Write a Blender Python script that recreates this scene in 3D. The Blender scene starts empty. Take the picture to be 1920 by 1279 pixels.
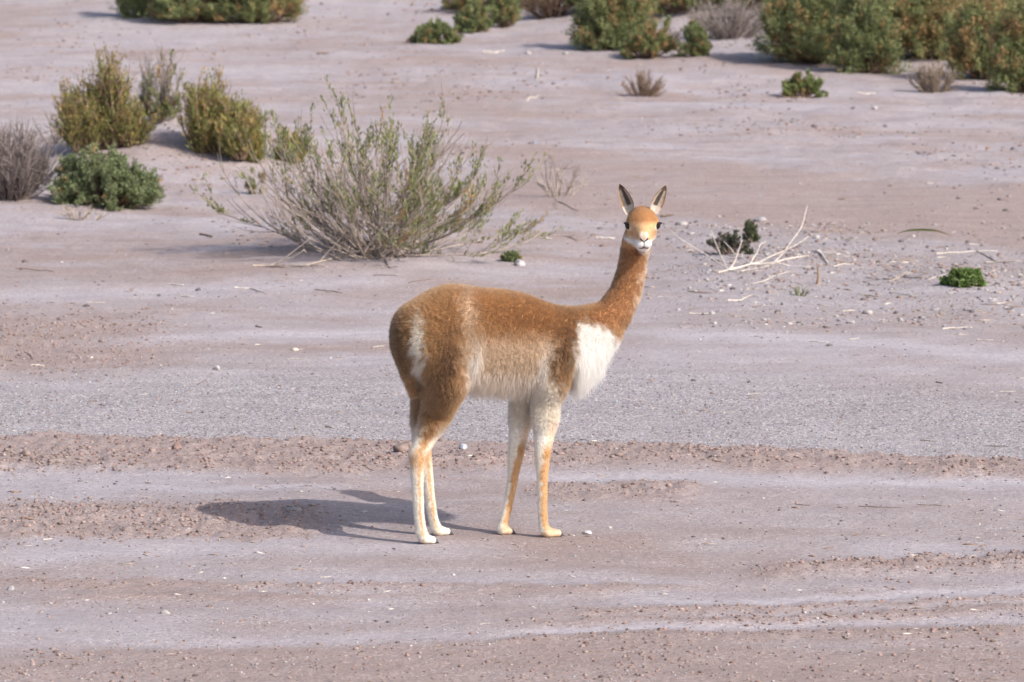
import bpy, math, random
import numpy as np
from mathutils import Vector, Matrix, noise as mnoise

R = math.radians
random.seed(7)
rng = np.random.default_rng(11)
sc = bpy.context.scene
COL = sc.collection

# ---------------------------------------------------------------- camera
CAM = np.array([0.1057, -17.35, 2.75]); PITCH = 6.68; FPX = 9134.0
cd = bpy.data.cameras.new("camera"); cam = bpy.data.objects.new("camera", cd); COL.objects.link(cam)
cam.location = CAM.tolist(); cam.rotation_euler = (R(90 - PITCH), 0, 0)
cd.sensor_width = 36; cd.lens = 36 * FPX / 1920; cd.clip_start = 0.1; cd.clip_end = 2000
cd.dof.use_dof = True; cd.dof.focus_distance = 17.5; cd.dof.aperture_fstop = 9.0
sc.camera = cam

# ---------------------------------------------------------------- sky and sun
SUN = Vector((1.19, -0.885, 1.25)).normalized()
w = bpy.data.worlds.new("World"); sc.world = w; w.use_nodes = True
wn = w.node_tree.nodes; wl = w.node_tree.links
sky = wn.new("ShaderNodeTexSky"); sky.sky_type = 'NISHITA'; sky.sun_disc = False
sky.sun_elevation = math.asin(SUN.z); sky.sun_rotation = math.atan2(SUN.x, SUN.y)
sky.altitude = 0; sky.air_density = 1.0; sky.dust_density = 3.0
wl.new(sky.outputs[0], wn["Background"].inputs[0]); wn["Background"].inputs[1].default_value = 0.15
sd = bpy.data.lights.new("sun", 'SUN'); sd.energy = 3.6; sd.angle = R(0.53); sd.color = (1.0, 0.93, 0.84)
so = bpy.data.objects.new("sun", sd); COL.objects.link(so)
so.rotation_euler = (-SUN).to_track_quat('-Z', 'Y').to_euler(); so.location = (6, -5, 8)
sc.view_settings.view_transform = 'Standard'; sc.view_settings.look = 'None'
sc.view_settings.exposure = 0.32; sc.view_settings.gamma = 1.0; sc.view_settings.use_curve_mapping = False

# ---------------------------------------------------------------- numpy helpers
def hash2(ix, iy, seed):
    h = (ix.astype(np.int64) * 374761393 + iy.astype(np.int64) * 668265263 + seed * 1442695041) & 0x7fffffff
    h = ((h ^ (h >> 13)) * 1274126177) & 0x7fffffff
    h = (h ^ (h >> 16)) & 0xffff
    return h / 65535.0
def vnoise(x, y, seed=0):
    ix = np.floor(x); iy = np.floor(y); fx = x - ix; fy = y - iy
    fx = fx * fx * fx * (fx * (fx * 6 - 15) + 10); fy = fy * fy * fy * (fy * (fy * 6 - 15) + 10)
    a = hash2(ix, iy, seed); b = hash2(ix + 1, iy, seed); c = hash2(ix, iy + 1, seed); d = hash2(ix + 1, iy + 1, seed)
    return (a + (b - a) * fx) * (1 - fy) + (c + (d - c) * fx) * fy
def fbm(x, y, seed=0, oct=4, gain=0.5):
    s = np.zeros_like(x); a = 1.0; t = 0.0
    for o in range(oct):
        s += a * vnoise(x, y, seed + o * 17); t += a; a *= gain
        x = x * 2.03 + 3.7; y = y * 2.03 + 1.9
    return s / t
def sstep(a, b, x):
    t = np.clip((x - a) / (b - a), 0, 1); return t * t * (3 - 2 * t)
def interp(px, pts):
    p = np.array(pts, float); return np.interp(px, p[:, 0], p[:, 1])

cp, sp = math.cos(R(PITCH)), math.sin(R(PITCH))
FWD = np.array([0, cp, -sp]); UP = np.array([0, sp, cp])
def ray(px, py):
    d = FWD + np.array([1, 0, 0]) * (px - 960) / FPX + UP * (639.5 - py) / FPX
    return d / np.linalg.norm(d)
def proj(x, y, z):
    dx = x - CAM[0]; dy = y - CAM[1]; dz = z - CAM[2]
    f = np.maximum(dy * cp - dz * sp, 0.3); u = dy * sp + dz * cp
    return 960 + FPX * dx / f, 639.5 - FPX * u / f

# ---------------------------------------------------------------- terrain (a function of the place, metres)
MOUNDS = []   # (x, y, rx, ry, height)
def flat_px(px, py):
    d = ray(px, py); t = -CAM[2] / d[2]; return CAM + d * t
def add_mound(px, py, rx, ry, h):
    p = flat_px(px, py); MOUNDS.append((p[0], p[1], rx, ry, h))
add_mound(290, 300, 0.95, 1.7, 0.28)
add_mound(430, 300, 0.9, 1.8, 0.10)
add_mound(20, 375, 0.8, 1.6, 0.07)
add_mound(700, 470, 1.1, 1.8, 0.09)
add_mound(1640, 70, 2.6, 4.0, 0.42)
add_mound(1290, 40, 2.0, 4.0, 0.36)
add_mound(1010, 10, 2.2, 4.0, 0.25)
add_mound(400, 10, 2.4, 5.0, 0.22)
add_mound(1205, 165, 0.35, 1.0, 0.05)
add_mound(1800, 530, 0.35, 0.9, 0.04)
add_mound(1460, 500, 0.5, 1.2, 0.04)

GB = [(0, 817), (300, 822), (640, 829), (1000, 830), (1300, 839), (1600, 852), (1920, 864)]
def masks(x, y):
    """clay, pale, gravel, cloddy weights and track height of the flat, all world-space functions"""
    px, py = proj(x, y, np.zeros_like(x))
    px = px + 60 * (fbm(x * .9, y * .5, 3, 2) - .5)
    wob = (fbm(x * 1.3, y * .6, 5, 3) - .5)
    fine = (fbm(x * 7, y * 3.5, 8, 3) - .5)
    near = np.clip((py + 200) / 1400, .05, 1)
    q = py + 16 * wob + 14 * fine * near
    streak = fbm(x * .55, y * .95 + x * .2, 21, 4, .6)
    streak2 = fbm(x * 2.6, y * 3.0 + x * .5, 31, 4, .65)
    clay = .40 + 1.5 * (streak - .5) + (.8 + .7 * sstep(5, 12, y)) * (streak2 - .5)
    pale = np.clip(.5 - 2.2 * (streak - .47) - 1.2 * (streak2 - .5), 0, 1) * .55
    def band(a, b, sa, sb):
        return sstep(-sa, sa, q - a) * (1 - sstep(-sb, sb, q - b))
    def strip(pts, th, x0, x1, soft=120):
        c = interp(px, pts)
        return np.exp(-((q - c) / th) ** 2) * sstep(x0 - soft, x0 + soft, px) * (1 - sstep(x1 - soft, x1 + soft, px))
    gb = interp(px, GB); gt = interp(px, [(0, 730), (400, 695), (960, 685), (1300, 700), (1920, 745)])
    gravel = band(gt, gb, 45, 5) * (.72 + .6 * np.clip(streak2 - .35, 0, 1))
    gravel = np.maximum(gravel, .35 * band(interp(px, [(960, 420), (1240, 405), (1920, 465)]), 600, 14, 60) * sstep(1150, 1350, px))
    ridge = band(gb + 4, gb + interp(px, [(0, 72), (640, 62), (1000, 38), (1400, 32), (1920, 30)]), 5, 10)
    bank = band(958, 1008, 12, 5) * (1 - sstep(520, 640, px))
    patch = band(905, 936, 8, 8) * sstep(960, 1030, px) * (1 - sstep(1240, 1330, px))
    rr = strip([(1250, 1092), (1480, 1070), (1700, 1058), (1920, 1052)], 13, 1420, 1960, 90)
    leftc = band(590, 705, 30, 20) * (1 - sstep(160, 420, px))
    rt = band(interp(px, [(800, 250), (1240, 292), (1600, 330), (1920, 352)]), interp(px, [(960, 388), (1240, 401), (1500, 432), (1920, 462)]), 14, 5) * sstep(820, 1000, px)
    bot = sstep(1195, 1235, q) * .8
    p1 = strip([(0, 1192), (250, 1206), (500, 1205), (960, 1186), (1500, 1152), (1920, 1116)], 14, 60, 1980) * (.45 + .9 * (streak2 - .3).clip(0, .6))
    p2 = strip([(900, 1192), (1400, 1176), (1920, 1160)], 8, 1000, 1980) * .7
    p3 = strip([(1100, 1130), (1500, 1128), (1920, 1098)], 7, 1150, 1980)
    p4 = strip([(0, 1040), (500, 1020), (900, 1030)], 20, -60, 900)
    p5 = strip([(1000, 893), (1920, 905)], 12, 980, 1980)
    p6 = strip([(0, 925), (400, 930), (760, 915)], 9, 80, 640)
    p7 = strip([(100, 650), (450, 628), (740, 618)], 12, 150, 980)
    p8 = strip([(0, 552), (300, 548), (700, 530)], 14, -60, 760)
    p9 = strip([(1200, 625), (1920, 665)], 13, 1180, 1980)
    c1 = strip([(900, 1172), (1500, 1162), (1920, 1138)], 8, 1000, 1980) + strip([(900, 1206), (1400, 1195), (1920, 1180)], 9, 900, 1980)
    c2 = strip([(1100, 1150), (1500, 1143), (1920, 1118)], 6, 1100, 1980) + strip([(0, 1090), (700, 1100), (1100, 1105)], 7, 0, 1200)
    c3 = strip([(0, 1118), (600, 1122), (1920, 1090)], 8, 50, 1400)
    pl = np.clip(p1 + p2 + p3 + p4 * .8 + p5 + p6 + p7 + p8 * .8 + p9, 0, 1)
    cl = np.clip(ridge + bank * .9 + patch * .7 + rr + leftc * .7 + rt * .95 + bot + .9 * (c1 + c2) + .6 * c3, 0, 1)
    clay = np.clip(clay * (1 - .85 * pl) + cl, 0, 1) * (1 - .8 * np.clip(gravel, 0, 1) * (1 - ridge))
    pale = np.clip(np.maximum(pale, pl) * (1 - .8 * cl), 0, 1)
    cloddy = np.clip(ridge + bank + patch + rr + leftc * .6 + .35 * c1 + .3 * c2 + .25 * bot, 0, 1)
    th = .008 * (c1 + c2 + .7 * c3) - .004 * (p1 + p2 + p3) - .006 * p5 + .022 * ridge + .016 * rr + .010 * patch
    ledge = sstep(1006, 972, q) * sstep(880, 950, q) * (1 - sstep(560, 760, px))
    th = th + .035 * ledge
    return clay, pale, np.clip(gravel, 0, 1), cloddy, th, rt

def H(x, y, detail=True):
    x = np.asarray(x, float); y = np.asarray(y, float)
    h = np.zeros_like(x)
    for mx, my, rx, ry, mh in MOUNDS:
        d2 = ((x - mx) / rx) ** 2 + ((y - my) / ry) ** 2
        h += mh * np.exp(-d2 * 1.3)
    h += .010 * np.clip(y - 24, 0, 200) + .10 * (fbm(x * .12, y * .10, 41, 3) - .5) * sstep(2, 14, y)
    h += .05 * (fbm(x * .6, y * .35, 43, 3) - .5) * sstep(3, 9, y)
    foot = np.exp(-((x / .55) ** 2 + ((y - .05) / .35) ** 2) ** 2)
    if detail:
        clay, pale, gravel, cloddy, th, rt = masks(x, y)
        f = .010 * (fbm(x * 3.0, y * 3.0, 51, 3) - .5) + .008 * (fbm(x * 9, y * 9, 53, 3) - .5) * (1 - .6 * pale)
        cl = fbm(x * 14, y * 12, 57, 3)
        f += cloddy * (.030 * np.clip(cl - .42, 0, 1) + .012 * (fbm(x * 34, y * 30, 59, 2) - .5))
        far = sstep(6, 16, y)
        f += far * .050 * (fbm(x * 2.2, y * 2.0, 61, 4, .6) - .5) * (1 - .75 * rt)
        rid = 1 - np.abs(2 * fbm(x * .25, y * .55 + x * .12, 67, 3) - 1)
        f += far * .03 * np.clip(rid - .86, 0, 1) * 7 * .5
        h = h + (f + th) * (1 - .85 * foot)
    return h
def h1(x, y):
    return float(H(np.array([x]), np.array([y]))[0])
def ground_px(px, py, detail=True):
    """the ground point seen at a photo pixel"""
    d = ray(px, py); t = np.concatenate([np.linspace(9, 75, 1400), np.linspace(75.5, 160, 120)])
    P = CAM[None, :] + d[None, :] * t[:, None]
    g = P[:, 2] - H(P[:, 0], P[:, 1], False)
    i = np.argmax(g < 0) if (g < 0).any() else len(t) - 1
    i = max(i, 1); k = g[i - 1] / (g[i - 1] - g[i] + 1e-9)
    p = P[i - 1] + (P[i] - P[i - 1]) * k
    p[2] = h1(p[0], p[1])
    return p
def mpp(p):
    """metres per photo pixel at a point"""
    return float(np.dot(np.asarray(p) - CAM, FWD)) / FPX

# ---------------------------------------------------------------- object helpers
def mesh_np(name, verts, faces, mat, parent=None, smooth=False, fcol=None, vcol=None, attrs=None):
    """faces: int array (n,3) or (n,4)"""
    verts = np.asarray(verts, np.float32); faces = np.asarray(faces, np.int32)
    m = bpy.data.meshes.new(name); n, k = faces.shape
    m.vertices.add(len(verts)); m.vertices.foreach_set("co", verts.ravel())
    m.loops.add(n * k); m.loops.foreach_set("vertex_index", faces.ravel())
    m.polygons.add(n)
    m.polygons.foreach_set("loop_start", np.arange(0, n * k, k, dtype=np.int32))
    if smooth: m.polygons.foreach_set("use_smooth", np.ones(n, bool))
    if vcol is not None:
        a = m.attributes.new("tint", 'FLOAT_COLOR', 'POINT')
        c = np.ones((len(verts), 4), np.float32); c[:, :3] = vcol; a.data.foreach_set("color", c.ravel())
    for k_, v in (attrs or {}).items():
        a = m.attributes.new(k_, 'FLOAT', 'POINT'); a.data.foreach_set("value", np.asarray(v, np.float32))
    m.update(calc_edges=True); m.validate()
    if mat: m.materials.append(mat)
    o = bpy.data.objects.new(name, m); COL.objects.link(o)
    if parent: o.parent = parent
    return o
def empty(name, loc, rz=0):
    o = bpy.data.objects.new(name, None); COL.objects.link(o); o.empty_display_size = .1
    o.location = tuple(float(v) for v in loc); o.rotation_euler = (0, 0, rz); return o
def tag(o, label=None, cat=None, group=None, kind=None):
    if label: o["label"] = label
    if cat: o["category"] = cat
    if group: o["group"] = group
    if kind: o["kind"] = kind
    return o

# ---------------------------------------------------------------- materials
def new_mat(name, rough=.9, spec=.2):
    m = bpy.data.materials.new(name); m.use_nodes = True
    b = m.node_tree.nodes["Principled BSDF"]; b.inputs["Roughness"].default_value = rough
    b.inputs["Specular IOR Level"].default_value = spec
    return m, m.node_tree.nodes, m.node_tree.links, b
def N(ns, t, **kw):
    n = ns.new(t)
    for k, v in kw.items(): setattr(n, k, v)
    return n
def tint_mat(name, rough=.85, spec=.15, nscale=60, namt=.35, trans=0, bump=0):
    m, ns, ls, b = new_mat(name, rough, spec)
    at = N(ns, "ShaderNodeAttribute", attribute_name="tint")
    tc = N(ns, "ShaderNodeTexCoord"); no = N(ns, "ShaderNodeTexNoise"); no.inputs["Scale"].default_value = nscale
    no.inputs["Detail"].default_value = 4
    ls.new(tc.outputs["Object"], no.inputs["Vector"])
    mr = N(ns, "ShaderNodeMapRange"); mr.inputs[1].default_value = .3; mr.inputs[2].default_value = .7
    mr.inputs[3].default_value = 1 - namt; mr.inputs[4].default_value = 1 + namt
    ls.new(no.outputs[0], mr.inputs[0])
    mx = N(ns, "ShaderNodeVectorMath", operation='SCALE'); ls.new(at.outputs["Color"], mx.inputs[0]); ls.new(mr.outputs[0], mx.inputs["Scale"])
    ls.new(mx.outputs[0], b.inputs["Base Color"])
    if bump:
        bp = N(ns, "ShaderNodeBump"); bp.inputs["Strength"].default_value = bump; bp.inputs["Distance"].default_value = .004
        ls.new(no.outputs[0], bp.inputs["Height"]); ls.new(bp.outputs[0], b.inputs["Normal"])
    if trans:
        tr = N(ns, "ShaderNodeBsdfTranslucent"); ls.new(mx.outputs[0], tr.inputs[0])
        ms = N(ns, "ShaderNodeMixShader"); ms.inputs[0].default_value = trans
        ls.new(b.outputs[0], ms.inputs[1]); ls.new(tr.outputs[0], ms.inputs[2])
        ls.new(ms.outputs[0], ns["Material Output"].inputs[0])
    return m

def ground_mat():
    m, ns, ls, b = new_mat("desert_ground", .95, .12)
    geo = N(ns, "ShaderNodeNewGeometry")
    def noise(scale, detail=6, rough=.6, vec=None, sx=1, sy=1):
        mp = N(ns, "ShaderNodeMapping"); mp.inputs["Scale"].default_value = (sx, sy, 1)
        ls.new(geo.outputs["Position"], mp.inputs[0])
        n = N(ns, "ShaderNodeTexNoise"); n.inputs["Scale"].default_value = scale; n.inputs["Detail"].default_value = detail
        n.inputs["Roughness"].default_value = rough; ls.new(mp.outputs[0], n.inputs["Vector"]); return n
    def att(nm): return N(ns, "ShaderNodeAttribute", attribute_name=nm).outputs["Fac"]
    def mixc(f, a, c):
        mx = N(ns, "ShaderNodeMix", data_type='RGBA')
        if hasattr(f, 'node'): ls.new(f, mx.inputs[0])
        else: mx.inputs[0].default_value = f
        for i, v in ((6, a), (7, c)):
            if hasattr(v, 'node'): ls.new(v, mx.inputs[i])
            else: mx.inputs[i].default_value = (*v, 1)
        return mx.outputs[2]
    def rng_(sock, a, b_, c=0, d=1):
        r = N(ns, "ShaderNodeMapRange"); r.inputs[1].default_value = a; r.inputs[2].default_value = b_
        r.inputs[3].default_value = c; r.inputs[4].default_value = d; ls.new(sock, r.inputs[0]); return r.outputs[0]
    def math_(op, a, c):
        r = N(ns, "ShaderNodeMath", operation=op)
        for i, v in ((0, a), (1, c)):
            if hasattr(v, 'node'): ls.new(v, r.inputs[i])
            else: r.inputs[i].default_value = v
        return r.outputs[0]
    n1 = noise(38, 8, .7).outputs[0]; n2 = noise(260, 3, .6).outputs[0]; n3 = noise(5, 6, .65, sx=.35).outputs[0]
    base = mixc(att("clay"), GROUND_SAND, GROUND_CLAY)
    base = mixc(math_('MULTIPLY', att("pale"), rng_(n1, .3, .62, .55, 1)), base, GROUND_PALE)
    vo = N(ns, "ShaderNodeTexVoronoi"); vo.inputs["Scale"].default_value = 125; ls.new(geo.outputs["Position"], vo.inputs["Vector"])
    sx = N(ns, "ShaderNodeSeparateColor"); ls.new(vo.outputs["Color"], sx.inputs[0])
    ramp = N(ns, "ShaderNodeValToRGB"); e = ramp.color_ramp.elements
    e[0].position = 0; e[0].color = (.09, .085, .095, 1); e[1].position = 1; e[1].color = (.78, .74, .75, 1)
    for p, c in ((.22, (.22, .205, .222)), (.5, (.385, .355, .375)), (.85, (.47, .43, .445))):
        k = e.new(p); k.color = (*c, 1)
    ls.new(sx.outputs[0], ramp.inputs[0])
    base = mixc(math_('MULTIPLY', att("gravel"), .85), base, ramp.outputs[0])
    # scattered grit on the rest
    grit = math_('MULTIPLY', math_('GREATER_THAN', sx.outputs[1], .88), rng_(n3, .35, .65, .15, .75))
    base = mixc(grit, base, mixc(math_('GREATER_THAN', sx.outputs[2], .62), (.20, .16, .155), (.60, .55, .54)))
    var = math_('MULTIPLY', rng_(n1, .25, .75, .80, 1.16), rng_(n3, .3, .7, .88, 1.10))
    var = math_('MULTIPLY', var, rng_(n2, .25, .75, .88, 1.12))
    vm = N(ns, "ShaderNodeVectorMath", operation='SCALE'); ls.new(base, vm.inputs[0]); ls.new(var, vm.inputs["Scale"])
    ls.new(vm.outputs[0], b.inputs["Base Color"])
    hgt = math_('ADD', math_('MULTIPLY', n1, 1.0), math_('MULTIPLY', n2, .35))
    bp = N(ns, "ShaderNodeBump"); bp.inputs["Strength"].default_value = .8; bp.inputs["Distance"].default_value = .018
    ls.new(math_('MULTIPLY', hgt, rng_(att("pale"), 0, 1, 1, .35)), bp.inputs["Height"]); ls.new(bp.outputs[0], b.inputs["Normal"])
    return m
GROUND_SAND = (.392, .346, .362); GROUND_CLAY = (.365, .285, .268); GROUND_PALE = (.415, .380, .408)

# ---------------------------------------------------------------- ground sheet
def build_ground():
    a = np.concatenate([np.linspace(-80, -8.2, 36), np.linspace(-8, 8, 660), np.linspace(8.2, 80, 36)])
    r = np.concatenate([np.linspace(1.0, 12.6, 24), 1 / np.linspace(1 / 12.8, 1 / 66, 860), 66 * 1.07 ** np.arange(1, 45)])
    A, Rr = np.meshgrid(np.radians(a), r)
    X = CAM[0] + Rr * np.tan(np.clip(A, -1.4, 1.4)) * np.cos(A) ; Y = CAM[1] + Rr * np.cos(A)
    x, y = X.ravel(), Y.ravel()
    z = H(x, y)
    clay, pale, gravel, cloddy, th, rt = masks(x, y)
    nr, nc = A.shape
    idx = np.arange(nr * nc).reshape(nr, nc)
    f = np.stack([idx[:-1, :-1], idx[:-1, 1:], idx[1:, 1:], idx[1:, :-1]], -1).reshape(-1, 4)
    o = mesh_np("ground", np.stack([x, y, z], 1), f, ground_mat(), smooth=True, attrs={"clay": clay, "pale": pale, "gravel": gravel})
    tag(o, "pinkish grey desert flat with tyre tracks, gravel band and low sand mounds", None, None, "structure")
build_ground()

# ================================================================= the vicuna
ANG = R(25.0); ca, sa = math.cos(ANG), math.sin(ANG)
def to_local(p):
    p = np.asarray(p, float); return np.stack([p[..., 0] * ca + p[..., 1] * sa, -p[..., 0] * sa + p[..., 1] * ca, p[..., 2]], -1)
def to_world(p):
    p = np.asarray(p, float); return np.stack([p[..., 0] * ca - p[..., 1] * sa, p[..., 0] * sa + p[..., 1] * ca, p[..., 2]], -1)
CAML = to_local(CAM)
def L(px, py, w):
    """local point at lateral offset w (w < 0: the side nearer the road) seen at a photo pixel"""
    d = to_local(ray(px, py)); t = (w - CAML[1]) / d[1]; return CAML + d * t
def Lg(px, py):
    d = ray(px, py); t = -CAM[2] / d[2]; return to_local(CAM + d * t)

HN, HF = Lg(790, 1020), Lg(813, 1004)      # hind feet near / far
FN, FF = Lg(1024, 1007), Lg(941, 1002)     # front feet near / far
wHN, wHF, wFN, wFF = HN[1], HF[1], FN[1], FF[1]

PR = []   # (p0, r0, p1, r1, lateral scale, blend)
def cone(p0, r0, p1, r1, s=1.0, k=.02): PR.append(([(np.asarray(p0), r0, np.asarray(p1), r1)], s, k))
def chain(pts, s=1.0, k=.02): PR.append(([(np.asarray(a), ra, np.asarray(b), rb) for (a, ra), (b, rb) in zip(pts[:-1], pts[1:])], s, k))
# trunk (fleece thickness is added by the coat, so radii are a little lean)
chain([(L(826, 637, 0), .154), (L(930, 635, 0), .158), (L(1000, 647, 0), .150), (L(1052, 656, 0), .131)], 1.10, .05)
cone(L(792, 625, 0), .096, L(850, 608, 0), .118, 1.0, .05)
cone(L(850, 612, 0), .122, L(960, 618, 0), .112, 1.0, .05)
chain([(L(1055, 655, 0), .112), (L(1090, 645, 0), .088), (L(1122, 625, 0), .066)], 1.12, .05)        # brisket into neck
chain([(L(1080, 640, 0), .092), (L(1120, 617, 0), .077), (L(1150, 590, 0), .0635), (L(1172, 552, 0), .0550), (L(1184, 510, 0), .0495), (L(1190, 472, -.004), .0470), (L(1194, 448, -.01), .044)], 1.06, .035)
cone(L(1050, 625, 0), .07, L(1100, 612, 0), .05, .8, .05)
# tail
chain([(L(776, 610, 0), .050), (L(765, 655, 0), .036), (L(770, 700, 0), .026), (L(777, 735, 0), .012)], 1.0, .04)
LEGS = {}
def leg(key, pts, k=.025, s=1.0):
    LEGS[key] = pts; chain(pts, s, k)
# hind legs: thigh, stifle, hock, cannon, fetlock
leg("hn", [(L(822, 655, -.055), .112), (L(838, 712, -.075), .074), (L(820, 772, wHN + .012), .0475), (L(800, 820, wHN + .008), .0345),
           (L(783, 852, wHN), .0310), (L(782, 880, wHN), .0235), (L(783, 920, wHN), .0190), (L(786, 970, wHN), .0172), (L(790, 998, wHN), .0180)], .022)
leg("hf", [(L(818, 652, .055), .105), (L(812, 715, .075), .066), (L(798, 780, wHF - .012), .0445), (L(790, 825, wHF - .006), .0335),
           (L(793, 855, wHF), .0300), (L(799, 885, wHF), .0225), (L(805, 930, wHF), .0180), (L(811, 968, wHF), .0165), (L(817, 990, wHF), .0172)], .022)
# front legs: elbow, knee, cannon, fetlock
leg("fn", [(L(1040, 655, -.075), .082), (L(1036, 715, -.080), .055), (L(1024, 752, wFN + .01), .0435), (L(1021, 805, wFN + .004), .0370), (L(1017, 848, wFN), .0295),
           (L(1017, 875, wFN), .0230), (L(1017, 900, wFN), .0180), (L(1017, 950, wFN), .0160), (L(1018, 978, wFN), .0162), (L(1021, 994, wFN), .0172)], .02)
leg("ff", [(L(1010, 655, .075), .080), (L(992, 715, .080), .052), (L(982, 752, wFF - .01), .0405), (L(974, 805, wFF - .004), .0345), (L(967, 850, wFF), .0285),
           (L(964, 875, wFF), .0222), (L(961, 900, wFF), .0176), (L(952, 950, wFF), .0156), (L(945, 976, wFF), .0158), (L(942, 990, wFF), .0168)], .02)
# feet: two soft toes each
TOES = []
def foot(pad, heel_px, toe_px, wv):
    hl = L(*heel_px, wv); tl = L(*toe_px, wv)
    for sg in (-1, 1):
        a = hl + np.array([.0, sg * .010, 0]); b = tl + np.array([.0, sg * .014, 0])
        a[2] = max(min(a[2], .022), .015); b[2] = .0125
        cone(a, .0160, b, .0125, 1.05, .008); TOES.append((b, sg))
    cone(L(*pad, wv), .0155, hl + np.array([.004, 0, .004]), .0160, 1.0, .012)
foot((790, 998), (793, 1010), (809, 1016), wHN)
foot((817, 990), (820, 998), (836, 1003), wHF)
foot((1021, 994), (1025, 1000), (1044, 1006), wFN)
foot((942, 990), (941, 996), (953, 1003), wFF)

# head, in its own frame: r = to its left (viewer's right), f = out along the muzzle, u = up
HC = L(1204, 419, -.022)
hw = to_world(HC); toc = CAM - hw; toc[2] = 0; toc /= np.linalg.norm(toc)
yaw = R(3.0); fx = np.array([toc[0] * math.cos(yaw) - toc[1] * math.sin(yaw), toc[0] * math.sin(yaw) + toc[1] * math.cos(yaw), 0])
tilt = R(-4.0); FW = fx * math.cos(tilt) + np.array([0, 0, math.sin(tilt)])
RW = np.array([-fx[1], fx[0], 0.0]); RW /= np.linalg.norm(RW)
if RW[0] < 0: RW = -RW
UW = np.cross(RW, FW);  UW = UW if UW[2] > 0 else -UW
FL, RL, UL = to_local(FW), to_local(RW), to_local(UW)
def hd(r, f, u): return HC + RL * r + FL * f + UL * u
HEADSTART = len(PR)
cone(hd(0, -.020, .006), .0545, hd(0, .024, .007), .0515, 1, .02)                 # cranium
cone(hd(-.026, .028, .004), .032, hd(.026, .028, .004), .032, 1, .018)            # brow and orbits
cone(hd(0, .030, -.006), .046, hd(0, .116, -.031), .0255, 1, .02)                 # bridge of the nose
cone(hd(0, -.022, -.034), .038, hd(0, .092, -.056), .0280, 1, .02)                # jaw
cone(hd(-.017, .010, -.036), .032, hd(.017, .010, -.036), .032, 1, .02)           # cheeks
cone(hd(-.010, .128, -.052), .0175, hd(-.010, .112, -.053), .019, 1, .007)        # upper lip, cleft
cone(hd(.010, .128, -.052), .0175, hd(.010, .112, -.053), .019, 1, .007)
cone(hd(-.007, .134, -.0285), .0130, hd(-.007, .118, -.026), .016, 1, .008)       # nostril pads
cone(hd(.007, .134, -.0285), .0130, hd(.007, .118, -.026), .016, 1, .008)
cone(hd(0, .112, -.072), .0165, hd(0, .070, -.068), .026, 1, .010)                # chin
cone(hd(0, -.055, -.020), .040, L(1192, 455, -.008), .043, 1, .03)                # poll into neck

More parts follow.
